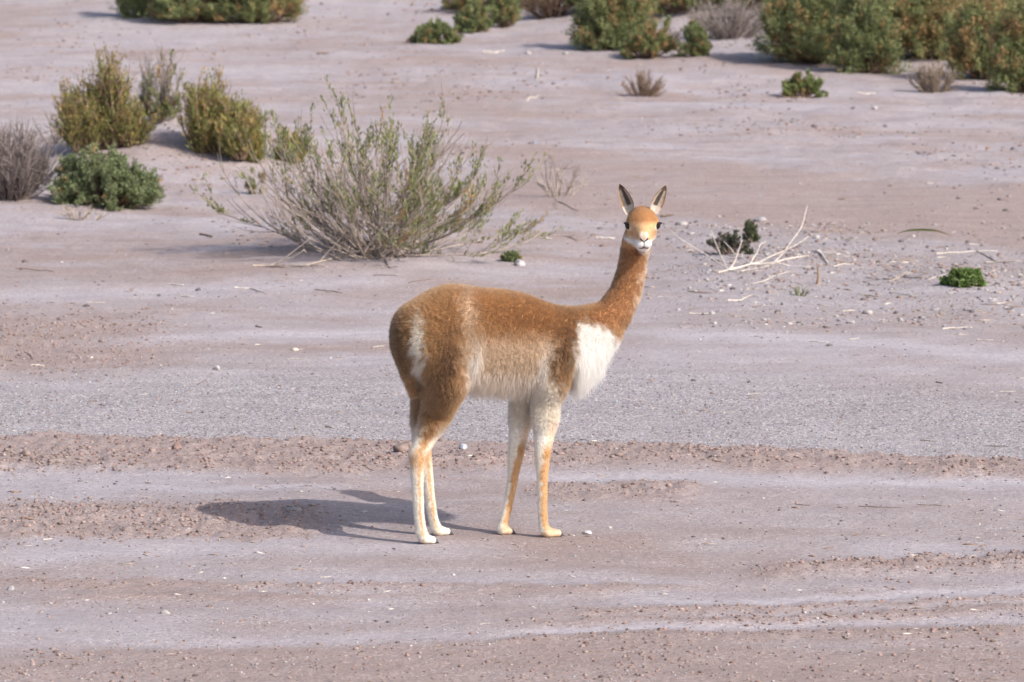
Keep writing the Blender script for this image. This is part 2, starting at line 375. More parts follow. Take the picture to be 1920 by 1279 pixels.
def build_body_mesh(step=.0052):
    P0 = np.array([q_[j] for p in PR for q_ in p[0] for j in (0, 2)])
    lo = P0.min(0) - .21; hi = P0.max(0) + .21; lo[2] = -.012
    hi[2] = HC[2] + .10
    n = np.ceil((hi - lo) / step).astype(int)
    V = np.full(n, .08, np.float32)
    ax = [lo[i] + step * np.arange(n[i]) for i in range(3)]
    for segs, s, k in PR:
        rm = max(max(q_[1], q_[3]) for q_ in segs) + k + .012
        ends = np.array([q_[j] for q_ in segs for j in (0, 2)])
        l = ends.min(0) - rm; h = ends.max(0) + rm
        i0 = np.maximum(((l - lo) / step).astype(int), 0); i1 = np.minimum(((h - lo) / step).astype(int) + 2, n)
        sl = tuple(slice(i0[j], i1[j]) for j in range(3))
        X, Y, Z = np.meshgrid(ax[0][sl[0]], ax[1][sl[1]], ax[2][sl[2]], indexing='ij', sparse=True)
        d = None
        for a, ra, b, rb in segs:
            ab = b - a; ab2 = float(ab @ ab) + 1e-9
            t = np.clip(((X - a[0]) * ab[0] + (Y - a[1]) * ab[1] + (Z - a[2]) * ab[2]) / ab2, 0, 1)
            t = t * t * (3 - 2 * t) * .35 + t * .65
            dd = np.sqrt((X - a[0] - t * ab[0]) ** 2 + ((Y - a[1] - t * ab[1]) * s) ** 2 + (Z - a[2] - t * ab[2]) ** 2) - (ra + t * (rb - ra))
            d = dd if d is None else np.minimum(d, dd)
        v = V[sl]
        hh = np.clip(.5 + .5 * (v - d) / k, 0, 1)
        V[sl] = v + (d - v) * hh - k * hh * (1 - hh)
    S = V < 0
    # surface nets
    c = np.zeros(n - 1, np.int8)
    for dx in (0, 1):
        for dy in (0, 1):
            for dz in (0, 1):
                c += S[dx:n[0] - 1 + dx, dy:n[1] - 1 + dy, dz:n[2] - 1 + dz]
    act = (c > 0) & (c < 8)
    ci = np.argwhere(act); vid = np.full(n - 1, -1, np.int32); vid[act] = np.arange(len(ci))
    acc = np.zeros((len(ci), 3)); cnt = np.zeros(len(ci))
    for dx in (0, 1):
        for dy in (0, 1):
            for dz in (0, 1):
                o0 = np.array([dx, dy, dz])
                for axn in range(3):
                    if o0[axn]: continue
                    o1 = o0.copy(); o1[axn] = 1
                    a = ci + o0; b = ci + o1
                    va = V[a[:, 0], a[:, 1], a[:, 2]]; vb = V[b[:, 0], b[:, 1], b[:, 2]]
                    cr = (va < 0) != (vb < 0)
                    t = np.where(cr, va / (va - vb + 1e-12), 0)
                    pt = o0 + (o1 - o0) * t[:, None]
                    acc += pt * cr[:, None]; cnt += cr
    verts = lo + step * (ci + acc / cnt[:, None])
    quads = []
    for axn in range(3):
        sl0 = [slice(None)] * 3; sl1 = [slice(None)] * 3
        sl0[axn] = slice(0, n[axn] - 1); sl1[axn] = slice(1, n[axn])
        e = np.argwhere(S[tuple(sl0)] != S[tuple(sl1)])
        o1, o2 = [(1, 2), (2, 0), (0, 1)][axn]
        ok = (e[:, o1] > 0) & (e[:, o2] > 0) & (e[:, o1] < n[o1] - 1) & (e[:, o2] < n[o2] - 1); e = e[ok]
        def cell(d1, d2):
            q = e.copy(); q[:, o1] -= d1; q[:, o2] -= d2; return vid[q[:, 0], q[:, 1], q[:, 2]]
        q = np.stack([cell(1, 1), cell(0, 1), cell(0, 0), cell(1, 0)], 1)
        inside = S[e[:, 0], e[:, 1], e[:, 2]]
        q[~inside] = q[~inside][:, ::-1]
        quads.append(q)
    Q = np.concatenate(quads)
    Q = Q[(Q >= 0).all(1)]
    # a little smoothing, volume kept
    E = np.concatenate([Q[:, [0, 1]], Q[:, [1, 2]], Q[:, [2, 3]], Q[:, [3, 0]]])
    for lam in (.5, -.45):
        s_ = np.zeros_like(verts); k_ = np.zeros(len(verts))
        for i in range(3):
            s_[:, i] = np.bincount(E[:, 0], verts[E[:, 1], i], len(verts)) + np.bincount(E[:, 1], verts[E[:, 0], i], len(verts))
        k_ = np.bincount(E[:, 0], minlength=len(verts)) + np.bincount(E[:, 1], minlength=len(verts))
        verts = verts + lam * (s_ / k_[:, None] - verts)
    return verts, Q

# ---- coat colours (base colours of the wool, some with shading painted in), by place on the animal
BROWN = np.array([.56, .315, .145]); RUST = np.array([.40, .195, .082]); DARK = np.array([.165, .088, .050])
TAN = np.array([.82, .63, .46]); CREAM = np.array([.80, .74, .64]); WHITE = np.array([.85, .83, .80]); ORANGE = np.array([.60, .335, .140])
def photo_xy(P):
    q = P.copy(); q[:, 1] = -np.abs(q[:, 1]); W = to_world(q); return proj(W[:, 0], W[:, 1], W[:, 2])
def blob(x, y, cx, cy, rx, ry, rot=0, p=1.0):
    c_, s_ = math.cos(R(rot)), math.sin(R(rot)); dx, dy = x - cx, y - cy
    a, b = (dx * c_ + dy * s_) / rx, (-dx * s_ + dy * c_) / ry
    return np.exp(-(a * a + b * b) ** p)
def leg_side(P):
    """nearest leg, offset in front of its axis (in radii), height"""
    best = np.full(len(P), 9.0); v = np.zeros(len(P)); key = np.zeros(len(P), int)
    for i, kk in enumerate(("hn", "hf", "fn", "ff")):
        pts = LEGS[kk]; zs = np.array([p[0][2] for p in pts])[::-1]
        us = np.array([p[0][0] for p in pts])[::-1]; ws = np.array([p[0][1] for p in pts])[::-1]; rs = np.array([p[1] for p in pts])[::-1]
        u = np.interp(P[:, 2], zs, us); ww = np.interp(P[:, 2], zs, ws); r = np.interp(P[:, 2], zs, rs)
        d = np.hypot(P[:, 0] - u, P[:, 1] - ww) / r
        m = d < best; best[m] = d[m]; v[m] = ((P[:, 0] - u) / r)[m]; key[m] = i
    return key, v, best
def mixv(a, b, t): return a + (b - a) * np.clip(t, 0, 1)[:, None]
def coat(P):
    x, y = photo_xy(P)
    jx = (fbm(P[:, 0] * 55, P[:, 2] * 55 + P[:, 1] * 40, 71, 3) - .5); jy = (fbm(P[:, 0] * 50 + 9, P[:, 2] * 50 + P[:, 1] * 37, 73, 3) - .5)
    x = x + 26 * jx; y = y + 26 * jy
    n = len(P); c = np.tile(BROWN, (n, 1))
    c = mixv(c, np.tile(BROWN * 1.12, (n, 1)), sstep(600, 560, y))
    c = mixv(c, np.tile(RUST, (n, 1)), .8 * blob(x, y, 1000, 603, 100, 28, 12))  # rusty flank patch: part wool colour, part shading painted in
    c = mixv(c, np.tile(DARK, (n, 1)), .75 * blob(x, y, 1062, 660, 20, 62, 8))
    c = mixv(c, np.tile(DARK, (n, 1)), .9 * blob(x, y, 836, 690, 24, 78, 8))  # dark thigh: brown wool deepened by painted shading
    c = mixv(c, np.tile(DARK, (n, 1)), .75 * blob(x, y, 752, 640, 18, 70))  # browner rump and tail, with the rump's shade put into the colour
    # paler flank under the blanket
    fl = sstep(612, 655, y) * sstep(880, 900, x) * (1 - sstep(1020, 1052, x))
    c = mixv(c, np.tile(TAN, (n, 1)), .85 * fl)
    c = mixv(c, np.tile(TAN * .95, (n, 1)), .85 * blob(x, y, 878, 582, 14, 45, -8))
    c = mixv(c, np.tile(TAN, (n, 1)), .7 * blob(x, y, 876, 650, 13, 60, 4))
    c = mixv(c, np.tile(CREAM, (n, 1)), .95 * sstep(704, 730, y) * sstep(868, 890, x) * (1 - sstep(1040, 1065, x)))
    c = mixv(c, np.tile(WHITE, (n, 1)), .9 * blob(x, y, 888, 690, 11, 45, 8))
    c = mixv(c, np.tile(WHITE, (n, 1)), .75 * blob(x, y, 1022, 690, 11, 38, 14))
    c = mixv(c, np.tile(CREAM, (n, 1)), 1.0 * blob(x, y, 786, 655, 12, 66, 0, 2))
    # chest bib
    edge = interp(y, [(585, 1100), (600, 1082), (640, 1078), (700, 1074), (760, 1060)])
    top = interp(x, [(1060, 606), (1085, 600), (1110, 602), (1140, 612), (1160, 636), (1175, 660)])
    c = mixv(c, np.tile(WHITE, (n, 1)), sstep(-8, 12, x - edge) * sstep(-8, 14, y - top))
    # neck: rusty, pale along the throat
    nk = sstep(1100, 1135, x) * sstep(625, 600, y)
    c = mixv(c, np.tile(np.array([.43, .215, .100]), (n, 1)), nk)
    thr = interp(y, [(450, 1216), (475, 1214), (530, 1206), (590, 1190), (640, 1162)])
    c = mixv(c, np.tile(TAN, (n, 1)), .75 * nk * sstep(-12, 4, x - thr))
    # legs
    key, v, best = leg_side(P)
    z = P[:, 2]; hind = key < 2; onleg = np.where(hind, sstep(.47, .36, z), sstep(.455, .375, z)); vj = v + .7 * jx
    zk = LEGS["hn"][4][0][2]; zf = LEGS["fn"][4][0][2]
    lc = np.tile(CREAM, (n, 1))
    up = sstep(zk - .015, zk + .03, z)
    strip = np.exp(-((vj + .30) / .52) ** 4)
    lcH = mixv(lc, np.tile(BROWN * 1.05, (n, 1)), .9 * up * strip)
    lcH = mixv(lcH, np.tile(DARK, (n, 1)), .75 * sstep(.30, .42, z) * np.exp(-((vj + .35) / .35) ** 2))
    lcH = mixv(lcH, np.tile(ORANGE, (n, 1)), .75 * np.exp(-((z - zk + .02) / .035) ** 2))
    lcH = mixv(lcH, np.tile(ORANGE, (n, 1)), .8 * (1 - up) * np.exp(-((vj - .0) / .36) ** 2))
    upF = sstep(zf - .005, zf + .07, z)
    front = sstep(-.35, .3, vj)
    lcF = mixv(lc, np.tile(WHITE, (n, 1)), .5 * upF)
    lcF = mixv(lcF, np.tile(TAN, (n, 1)), .8 * upF * front)
    lcF = mixv(lcF, np.tile(ORANGE * .85, (n, 1)), np.exp(-((z - zf + .005) / .04) ** 2) * sstep(-.5, 0, vj))
    lcF = mixv(lcF, np.tile(ORANGE, (n, 1)), .9 * sstep(zf - .01, zf - .05, z) * sstep(-.85, -.35, vj))
    lc = np.where(hind[:, None], lcH, lcF)
    lc = mixv(lc, np.tile(CREAM, (n, 1)), .35 * sstep(.05, .02, z))
    c = mixv(c, lc, onleg)
    # head
    hv = P - HC; r = hv @ RL; f = hv @ FL; u = hv @ UL
    oh = sstep(-.095, -.075, u) * sstep(.10, .075, np.abs(r)) * sstep(-.095, -.07, f) * (P[:, 2] > HC[2] - .12)
    r = r + .012 * jx; u = u + .012 * jy
    hc = np.tile(np.array([.35, .170, .072]), (n, 1))
    hc = mixv(hc, np.tile(np.array([.58, .36, .19]), (n, 1)), sstep(.024, .004, u) * sstep(.01, .04, f))
    hc = mixv(hc, np.tile(np.array([.50, .28, .14]), (n, 1)), .6 * np.exp(-((np.abs(r) - .042) / .014) ** 2) * np.exp(-((u + .018) / .014) ** 2))
    white = sstep(-.036, -.068, u - .20 * (np.abs(r) - .02)) * sstep(.0, .02, f - 1.6 * np.clip(-u - .045, 0, .06))
    hc = mixv(hc, np.tile(WHITE * .95, (n, 1)), white)
    hc = mixv(hc, np.tile(np.array([.74, .62, .55]), (n, 1)), .9 * sstep(.126, .134, f) * sstep(-.046, -.038, u) * np.exp(-((np.abs(r) - .008) / .007) ** 2))
    hc = mixv(hc, np.tile(WHITE, (n, 1)), sstep(.095, .112, f) * sstep(-.036, -.044, u))
    hc = mixv(hc, np.tile(CREAM, (n, 1)), .8 * np.exp(-((np.abs(r) - .050) / .010) ** 2 - ((u + .008) / .008) ** 2))
    hc = mixv(hc, np.tile(np.array([.45, .235, .11]), (n, 1)), sstep(.012, -.012, f - 1.6 * np.clip(-u - .045, 0, .06)) * sstep(-.015, -.035, u))
    c = mixv(c, hc, oh)
    return np.clip(c, 0, .93), oh, onleg

def build_vicuna():
    root = empty("vicuna", (0, 0, 0), ANG)
    tag(root, "cinnamon and white vicuna standing side-on with its head turned to face out", "vicuna")
    verts, Q = build_body_mesh()
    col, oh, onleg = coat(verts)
    skin = tint_mat("wool_undercoat", .95, .05, 90, .18, bump=.3)
    body = mesh_np("body", verts, Q, skin, root, True, vcol=col)
    me = body.data
    nv = np.empty(len(verts) * 3, np.float32); me.vertex_normals.foreach_get("vector", nv); nv = nv.reshape(-1, 3).astype(float)
    # ---- strands of the coat
    tri = np.concatenate([Q[:, [0, 1, 2]], Q[:, [0, 2, 3]]])
    e1 = verts[tri[:, 1]] - verts[tri[:, 0]]; e2 = verts[tri[:, 2]] - verts[tri[:, 0]]
    area = .5 * np.linalg.norm(np.cross(e1, e2), axis=1)
    cdf = np.cumsum(area); NH = 340000
    ti = np.searchsorted(cdf, rng.random(NH) * cdf[-1])
    b1, b2 = rng.random(NH), rng.random(NH); fl = b1 + b2 > 1; b1[fl] = 1 - b1[fl]; b2[fl] = 1 - b2[fl]
    T = tri[ti]; wgt = np.stack([1 - b1 - b2, b1, b2], 1)
    Pn = (verts[T] * wgt[:, :, None]).sum(1); Nn = (nv[T] * wgt[:, :, None]).sum(1); Nn /= np.linalg.norm(Nn, axis=1)[:, None] + 1e-9
    keep = Pn[:, 2] > .022
    hv = Pn - HC; r = hv @ RL; f = hv @ FL; u = hv @ UL
    keep &= ~((f > .121) & (u > -.050) & (np.abs(r) < .03))
    keep &= ~((np.hypot(np.abs(r) - .052, u - .001) < .013) & (f > .01))
    Pn, Nn = Pn[keep], Nn[keep]
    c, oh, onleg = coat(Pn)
    x, y = photo_xy(Pn); n = len(Pn)
    hv = Pn - HC; u = hv @ UL; f = hv @ FL
    ln = .0175 * (.75 + .5 * rng.random(n))
    neck = sstep(1105, 1150, x) * sstep(640, 600, y)
    ln = ln * (1 - .45 * neck); legm = onleg
    ln = ln * (1 - .70 * legm * sstep(.44, .36, Pn[:, 2])); ln = np.where(oh > .5, .0055, ln)
    # long fringes: chest, belly, groin, back of the thighs
    key, v, best = leg_side(Pn)
    chest = sstep(1075, 1095, x) * sstep(632, 668, y) * (1 - sstep(1165, 1180, x)) * (oh < .1)
    down = np.clip(-Nn[:, 2], 0, 1)
    belly = sstep(.35, .80, down) * sstep(885, 910, x) * (1 - sstep(1015, 1040, x)) * (Pn[:, 2] > .42) * sstep(.9, 1.3, best)
    groin = np.maximum(blob(x, y, 893, 690, 10, 42, 10), .55 * blob(x, y, 1020, 700, 10, 30, 14))
    rear = .8 * blob(x, y, 790, 735, 11, 30, 0)
    longm = np.clip(np.maximum.reduce([chest, belly, groin * .9, rear * .6]), 0, 1) * (Pn[:, 2] > .33)
    pick = rng.random(n) < .34
    Llong = (.026 + .045 * rng.random(n)) * (1 + .05 * chest)
    ln = np.where(pick, ln + (Llong - ln).clip(0) * longm, ln)
    # comb direction
    g = np.array([0, 0, -1.0]); back = np.array([-1.0, 0, 0])
    comb = np.tile(g * .8 + back * .6, (n, 1))
    comb = np.where((legm > .5)[:, None], np.tile(g, (n, 1)), comb)
    comb = np.where((neck > .5)[:, None], np.tile(g * .9 + np.array([-.2, 0, 0]), (n, 1)), comb)
    comb = np.where((oh > .5)[:, None], np.tile(-FL * .8 + UL * .1, (n, 1)), comb)
    comb = np.where((longm > .4)[:, None], np.tile(g + back * .25, (n, 1)), comb)
    tg = comb - (comb * Nn).sum(1)[:, None] * Nn; tg /= np.linalg.norm(tg, axis=1)[:, None] + 1e-6
    jit = rng.normal(0, .26, (n, 3))
    lift = np.where(oh > .5, .35, .85) * (1 - .45 * legm) * (1 - .4 * neck)
    d0 = Nn * lift[:, None] + tg * .55 + jit * np.where(oh > .5, .4, 1)[:, None]
    d0 /= np.linalg.norm(d0, axis=1)[:, None]
    tip = Pn + d0 * ln[:, None]
    # wool gathers into locks: a jittered lattice of lock centres, tips pulled together
    cell = np.where(longm > .5, .016, .0080 + .011 * fbm(Pn[:, 0] * 9, Pn[:, 2] * 9, 83, 2))
    q3 = Pn / cell[:, None]; iq = np.floor(q3).astype(np.int64)
    bd = np.full(n, 1e9); cc = np.zeros((n, 3))
    for ox in (-1, 0, 1):
        for oy in (-1, 0, 1):
            for oz in (-1, 0, 1):
                k3 = iq + np.array([ox, oy, oz])
                ctr = np.stack([k3[:, 0] + hash2(k3[:, 0] * 7 + k3[:, 2] * 131, k3[:, 1], 5), k3[:, 1] + hash2(k3[:, 0] * 7 + k3[:, 2] * 131, k3[:, 1], 6),
                                k3[:, 2] + hash2(k3[:, 0] * 7 + k3[:, 2] * 131, k3[:, 1], 9)], 1)
                d2 = ((q3 - ctr) ** 2).sum(1); m = d2 < bd; bd[m] = d2[m]; cc[m] = ctr[m]
    cc = cc * cell[:, None]
    off = cc - Pn; off -= (off * Nn).sum(1)[:, None] * Nn
    clump = np.where(oh > .5, .1, np.where(legm > .6, .10, .50)) * (1 - .5 * neck)
    clump = np.where(longm > .4, .8, clump)
    tip = tip + off * clump[:, None]
    tip = tip - Nn * (.55 * longm * ln * lift)[:, None] + tg * (.3 * longm * ln)[:, None]
    droop = (longm * ln)[:, None] * g * .55
    s = np.array([0, .35, .7, 1.0])
    pts = Pn[:, None, :] - Nn[:, None, :] * .001 + (tip - Pn)[:, None, :] * s[None, :, None] + droop[:, None, :] * (s ** 2)[None, :, None]
    swirl = rng.normal(0, 1, (n, 3)) * (ln * .07)[:, None]
    pts[:, 2, :] += swirl
    pts[:, :, 2] = np.maximum(pts[:, :, 2], .004)
    cu = bpy.data.hair_curves.new("fleece"); cu.add_curves([4] * n)
    cu.attributes["position"].data.foreach_set("vector", pts.astype(np.float32).ravel())
    ra = cu.attributes.get("radius") or cu.attributes.new("radius", 'FLOAT', 'POINT')
    base_r = np.where(oh > .5, .00042, .00055)
    rad = base_r[:, None] * np.array([1, .9, .65, .18])[None, :]
    ra.data.foreach_set("value", rad.astype(np.float32).ravel())
    ta = cu.attributes.new("tint", 'FLOAT_COLOR', 'CURVE')
    cv = c * (.80 + .40 * rng.random(n))[:, None]
    edge_lock = sstep(.25, .62, np.sqrt(bd)); cv = cv * (1 - .38 * edge_lock * (oh < .5) * (1 - .8 * legm) * (1 - sstep(.35, .65, c[:, 2])))[:, None]  # strands between locks darkened: shade of the partings painted into the tint
    lockv = hash2(np.floor(cc[:, 0] * 400), np.floor(cc[:, 1] * 400 + cc[:, 2] * 1700), 3)
    cv = cv * (.88 + .22 * lockv)[:, None]
    lt = (pick & (longm > .45) & (Pn[:, 2] > .36) & (rng.random(n) < .55)); cv[lt] = cv[lt] * .35 + WHITE * .62
    c4 = np.ones((n, 4), np.float32); c4[:, :3] = np.clip(cv, 0, .95); ta.data.foreach_set("color", c4.ravel())
    m = bpy.data.materials.new("fleece_strands"); m.use_nodes = True; ns = m.node_tree.nodes; ls = m.node_tree.links
    ns.remove(ns["Principled BSDF"])
    at = N(ns, "ShaderNodeAttribute", attribute_name="tint")
    hb = N(ns, "ShaderNodeBsdfHairPrincipled", parametrization='COLOR'); hb.inputs["Roughness"].default_value = .70; hb.inputs["Radial Roughness"].default_value = .7
    hb.inputs["Coat"].default_value = 0
    ls.new(at.outputs["Color"], hb.inputs["Color"])
    df = N(ns, "ShaderNodeBsdfDiffuse"); ls.new(at.outputs["Color"], df.inputs["Color"])
    ms = N(ns, "ShaderNodeMixShader"); ms.inputs[0].default_value = .45
    ls.new(hb.outputs[0], ms.inputs[1]); ls.new(df.outputs[0], ms.inputs[2])
    ls.new(ms.outputs[0], ns["Material Output"].inputs[0])
    cu.materials.append(m)
    fo = bpy.data.objects.new("fleece", cu); COL.objects.link(fo); fo.parent = root
    # ---- eyes
    me_, ns, ls, b = new_mat("eye_black", .06, .6); b.inputs["Base Color"].default_value = (.008, .006, .006, 1)
    ml, ns, ls, b = new_mat("eyelid_dark", .6, .2); b.inputs["Base Color"].default_value = (.02, .013, .010, 1)
    for sg in (-1, 1):
        V, F = [], []
        nu, nvv = 20, 12
        ctr = hd(sg * .0475, .040, -.001)
        for i in range(nvv + 1):
            th = math.pi * i / nvv
            for j in range(nu):
                ph = 2 * math.pi * j / nu
                V.append(ctr + RL * .0175 * math.sin(th) * math.cos(ph) + FL * .0175 * math.sin(th) * math.sin(ph) + UL * .0155 * math.cos(th))
        for i in range(nvv):
            for j in range(nu):
                F.append([i * nu + j, (i + 1) * nu + j, (i + 1) * nu + (j + 1) % nu, i * nu + (j + 1) % nu])
        eye = mesh_np("eye", V, F, me_, root, True)
        # upper lid with lashes
        V, F = [], []
        for j in range(11):
            t = -1.25 + 2.5 * j / 10
            dirv = RL * sg * math.cos(t) + FL * math.sin(t)
            a = ctr + dirv * .0165 + UL * .0085; b_ = ctr + dirv * .0235 + UL * (.0080 + .002 * math.cos(3 * t)); c_ = ctr + dirv * .0170 + UL * .0115
            V += [a, b_, c_]
        for j in range(10):
            i = j * 3
            F += [[i, i + 1, i + 4, i + 3], [i + 1, i + 2, i + 5, i + 4], [i + 2, i, i + 3, i + 5]]
        mesh_np("eyelashes", V, F, ml, eye, True)
    # ---- ears: long pointed cups opening forward
    em = tint_mat("ear_fur", .9, .05, 120, .2, trans=.15)
    for sg in (-1, 1):
        base = hd(sg * .042, -.006, .036)
        tipd = (hd(sg * .082, -.012, .143) - base) if sg < 0 else (hd(sg * .086, -.012, .137) - base)
        ax_ = tipd / np.linalg.norm(tipd); ln_ = np.linalg.norm(tipd)
        face = FL * .92 + RL * sg * .40; face -= (face @ ax_) * ax_; face /= np.linalg.norm(face)
        side = np.cross(ax_, face)
        V, F, Cc = [], [], []
        ni, nj = 14, 11
        for layer in (0, 1):
            for i in range(ni + 1):
                t = i / ni
                wd = .0240 * (math.sin(math.pi * min(1, (.20 + .80 * t) ** .95)) ** .75 if t < 1 else 0) + .0006
                for j in range(nj):
                    a = (-1 + 2 * j / (nj - 1))
                    curl = 1.25 * (1 - .45 * t)
                    p = base + ax_ * ln_ * t + side * wd * math.sin(a * curl) / math.sin(curl) - face * wd * (math.cos(a * curl) - math.cos(curl)) * 1.05
                    p = p - face * .012 * math.sin(math.pi * t) * .3
                    if layer: p = p - face * (.0022 * (1 - abs(a) ** 3)) - face * .0006
                    V.append(p)
                    if layer: colr = np.array([.30, .155, .075])
                    else:
                        e = abs(a)
                        colr = np.array([.10, .085, .08]) if e < .38 else (np.array([.50, .43, .36]) if e < .8 else np.array([.42, .27, .17]))
                        if t > .82: colr = np.array([.16, .10, .07])
                        if t < .22: colr = np.array([.62, .56, .50])
                    Cc.append(colr)
        s0 = (ni + 1) * nj
        for i in range(ni):
            for j in range(nj - 1):
                a = i * nj + j
                F.append([a, a + 1, a + nj + 1, a + nj]); F.append([s0 + a, s0 + a + nj, s0 + a + nj + 1, s0 + a + 1])
            for j in (0, nj - 1):
                a = i * nj + j; F.append([a, a + nj, s0 + a + nj, s0 + a] if j else [a, s0 + a, s0 + a + nj, a + nj])
        mesh_np("ear", V, F, em, root, True, vcol=np.array(Cc))
    # ---- nostrils and mouth line
    md, ns, ls, b = new_mat("dark_lip_skin", .5, .3); b.inputs["Base Color"].default_value = (.035, .020, .018, 1)
    def ribbon(name, pts, rad, off=.0):
        pts = [np.asarray(p) for p in pts]; V, F = [], []
        k = 6
        for i, p in enumerate(pts):
            t = pts[min(i + 1, len(pts) - 1)] - pts[max(i - 1, 0)]; t /= np.linalg.norm(t)
            a = np.cross(t, FL); a /= np.linalg.norm(a); b_ = np.cross(t, a)
            rr = rad[i]
            for j in range(k):
                V.append(p + a * rr * math.cos(6.2832 * j / k) + b_ * rr * math.sin(6.2832 * j / k))
        for i in range(len(pts) - 1):
            for j in range(k): F.append([i * k + j, i * k + (j + 1) % k, (i + 1) * k + (j + 1) % k, (i + 1) * k + j])
        return mesh_np(name, V, F, md, root, True)
    vw = to_local(verts) * 0 + verts
    hvv = verts - HC; hr, hf, hu = hvv @ RL, hvv @ FL, hvv @ UL
    def surf(r_, u_):
        m = np.hypot(hr - r_, hu - u_) < .007
        fm = hf[m].max() if m.any() else .13
        return hd(r_, fm - .0012, u_)
    for sg in (-1, 1):
        ribbon("nostril", [surf(sg * .0150, -.0290), surf(sg * .0115, -.0345), surf(sg * .006, -.0390), surf(sg * .0015, -.0425)], [.0012, .0030, .0024, .0010])
    ribbon("lip_cleft", [surf(0, -.0420), surf(0, -.050), surf(0, -.0600), surf(0, -.0660)], [.0016, .0014, .0013, .0012])
    ribbon("mouth", [surf(-.019, -.0665), surf(-.011, -.0680), surf(-.004, -.0665), surf(0, -.066), surf(.004, -.0665), surf(.011, -.0680), surf(.019, -.0665)], [.0006, .0017, .0019, .0016, .0019, .0017, .0006])
    # ---- toenails
    mh = tint_mat("toenail_horn", .55, .3, 150, .2)
    for b_, sg in TOES:
        V, F, Cc = [], [], []
        for i, t in enumerate((0, .35, .7, 1.0)):
            hh = .0125 * (1 - .85 * t ** 1.6); ww = .0085 * (1 - .6 * t ** 2)
            for j in range(8):
                a = 6.2832 * j / 8
                V.append(b_ + np.array([.004 + .019 * t, sg * .001 + ww * math.cos(a), -.0125 + hh * (1 + math.sin(a)) * .95])); Cc.append([.10, .10, .115])
        for i in range(3):
            for j in range(8): F.append([i * 8 + j, i * 8 + (j + 1) % 8, (i + 1) * 8 + (j + 1) % 8, (i + 1) * 8 + j])
        n0 = 24
        for j in range(1, 7, 2): F.append([n0, n0 + j, n0 + j + 1, n0 + (j + 2) % 8])
        mesh_np("toenail", V, F, mh, root, True, vcol=np.array(Cc))
    return root
VIC = build_vicuna()

# ================================================================= plants
def tubes(paths, radii, sides=4):
    paths = np.asarray(paths, float); n, K, _ = paths.shape
    t = np.gradient(paths, axis=1); t /= np.linalg.norm(t, axis=2, keepdims=True) + 1e-9
    ref = np.where(np.abs(t[..., 2:3]) < .9, np.array([0, 0, 1.0]), np.array([1.0, 0, 0]))
    a = np.cross(t, ref); a /= np.linalg.norm(a, axis=2, keepdims=True) + 1e-9; b = np.cross(t, a)
    ang = np.arange(sides) * 2 * math.pi / sides
    V = paths[:, :, None, :] + radii[:, :, None, None] * (a[:, :, None, :] * np.cos(ang)[None, None, :, None] + b[:, :, None, :] * np.sin(ang)[None, None, :, None])
    idx = np.arange(n * K * sides).reshape(n, K, sides)
    i0 = idx[:, :-1, :]; i1 = idx[:, 1:, :]
    F = np.stack([i0, np.roll(i0, -1, 2), np.roll(i1, -1, 2), i1], -1).reshape(-1, 4)
    return V.reshape(-1, 3), F
def grow(base, d, ln, K=5, up=.3, wob=.12):
    """curved shoots from base along d, bending upward by up"""
    n = len(base); P = np.zeros((n, K, 3)); P[:, 0] = base; cur = d / (np.linalg.norm(d, axis=1, keepdims=True) + 1e-9)
    st = (ln / (K - 1))[:, None]
    for k in range(1, K):
        cur = cur + np.array([0, 0, up / (K - 1)]) + rng.normal(0, wob / math.sqrt(K), (n, 3)); cur /= np.linalg.norm(cur, axis=1, keepdims=True)
        P[:, k] = P[:, k - 1] + cur * st
    return P
def at(paths, i, t):
    K = paths.shape[1]; f = np.clip(t * (K - 1), 0, K - 1.001); k = f.astype(int); fr = (f - k)[:, None]
    a = paths[i, k]; b = paths[i, k + 1]; return a + (b - a) * fr, (b - a) / (np.linalg.norm(b - a, axis=1, keepdims=True) + 1e-9)
def leaves(pos, d, ln, wd, col):
    n = len(pos); d = d / (np.linalg.norm(d, axis=1, keepdims=True) + 1e-9)
    s = np.cross(d, rng.normal(0, 1, (n, 3))); s /= np.linalg.norm(s, axis=1, keepdims=True) + 1e-9
    nn = np.cross(d, s)
    V = np.stack([pos, pos + d * (ln * .5)[:, None] + s * (wd * .5)[:, None] + nn * (wd * .25)[:, None], pos + d * ln[:, None], pos + d * (ln * .5)[:, None] - s * (wd * .5)[:, None] + nn * (wd * .25)[:, None]], 1)
    i = np.arange(n) * 4
    F = np.concatenate([np.stack([i, i + 1, i + 2], 1), np.stack([i, i + 2, i + 3], 1)])
    return V.reshape(-1, 3), F, np.repeat(col, 4, 0)
LEAF = tint_mat("leaf", .7, .2, 40, .15, trans=.25)
WOOD = tint_mat("dry_wood", .9, .1, 80, .3)
G_OLIVE = np.array([.255, .262, .105]); G_GREEN = np.array([.225, .270, .130]); G_GREY = np.array([.215, .245, .145]); OCHRE = np.array([.40, .285, .135]); RUSTY = np.array([.40, .25, .130])
W_PALE = np.array([.40, .335, .295]); W_GREY = np.array([.30, .255, .235]); W_BROWN = np.array([.27, .19, .14]); W_BLEACH = np.array([.58, .52, .47])
def pick_cols(n, cols, wts):
    k = rng.choice(len(cols), n, p=np.array(wts) / sum(wts)); c = np.array(cols)[k]
    return c * (.72 + .56 * rng.random(n))[:, None]

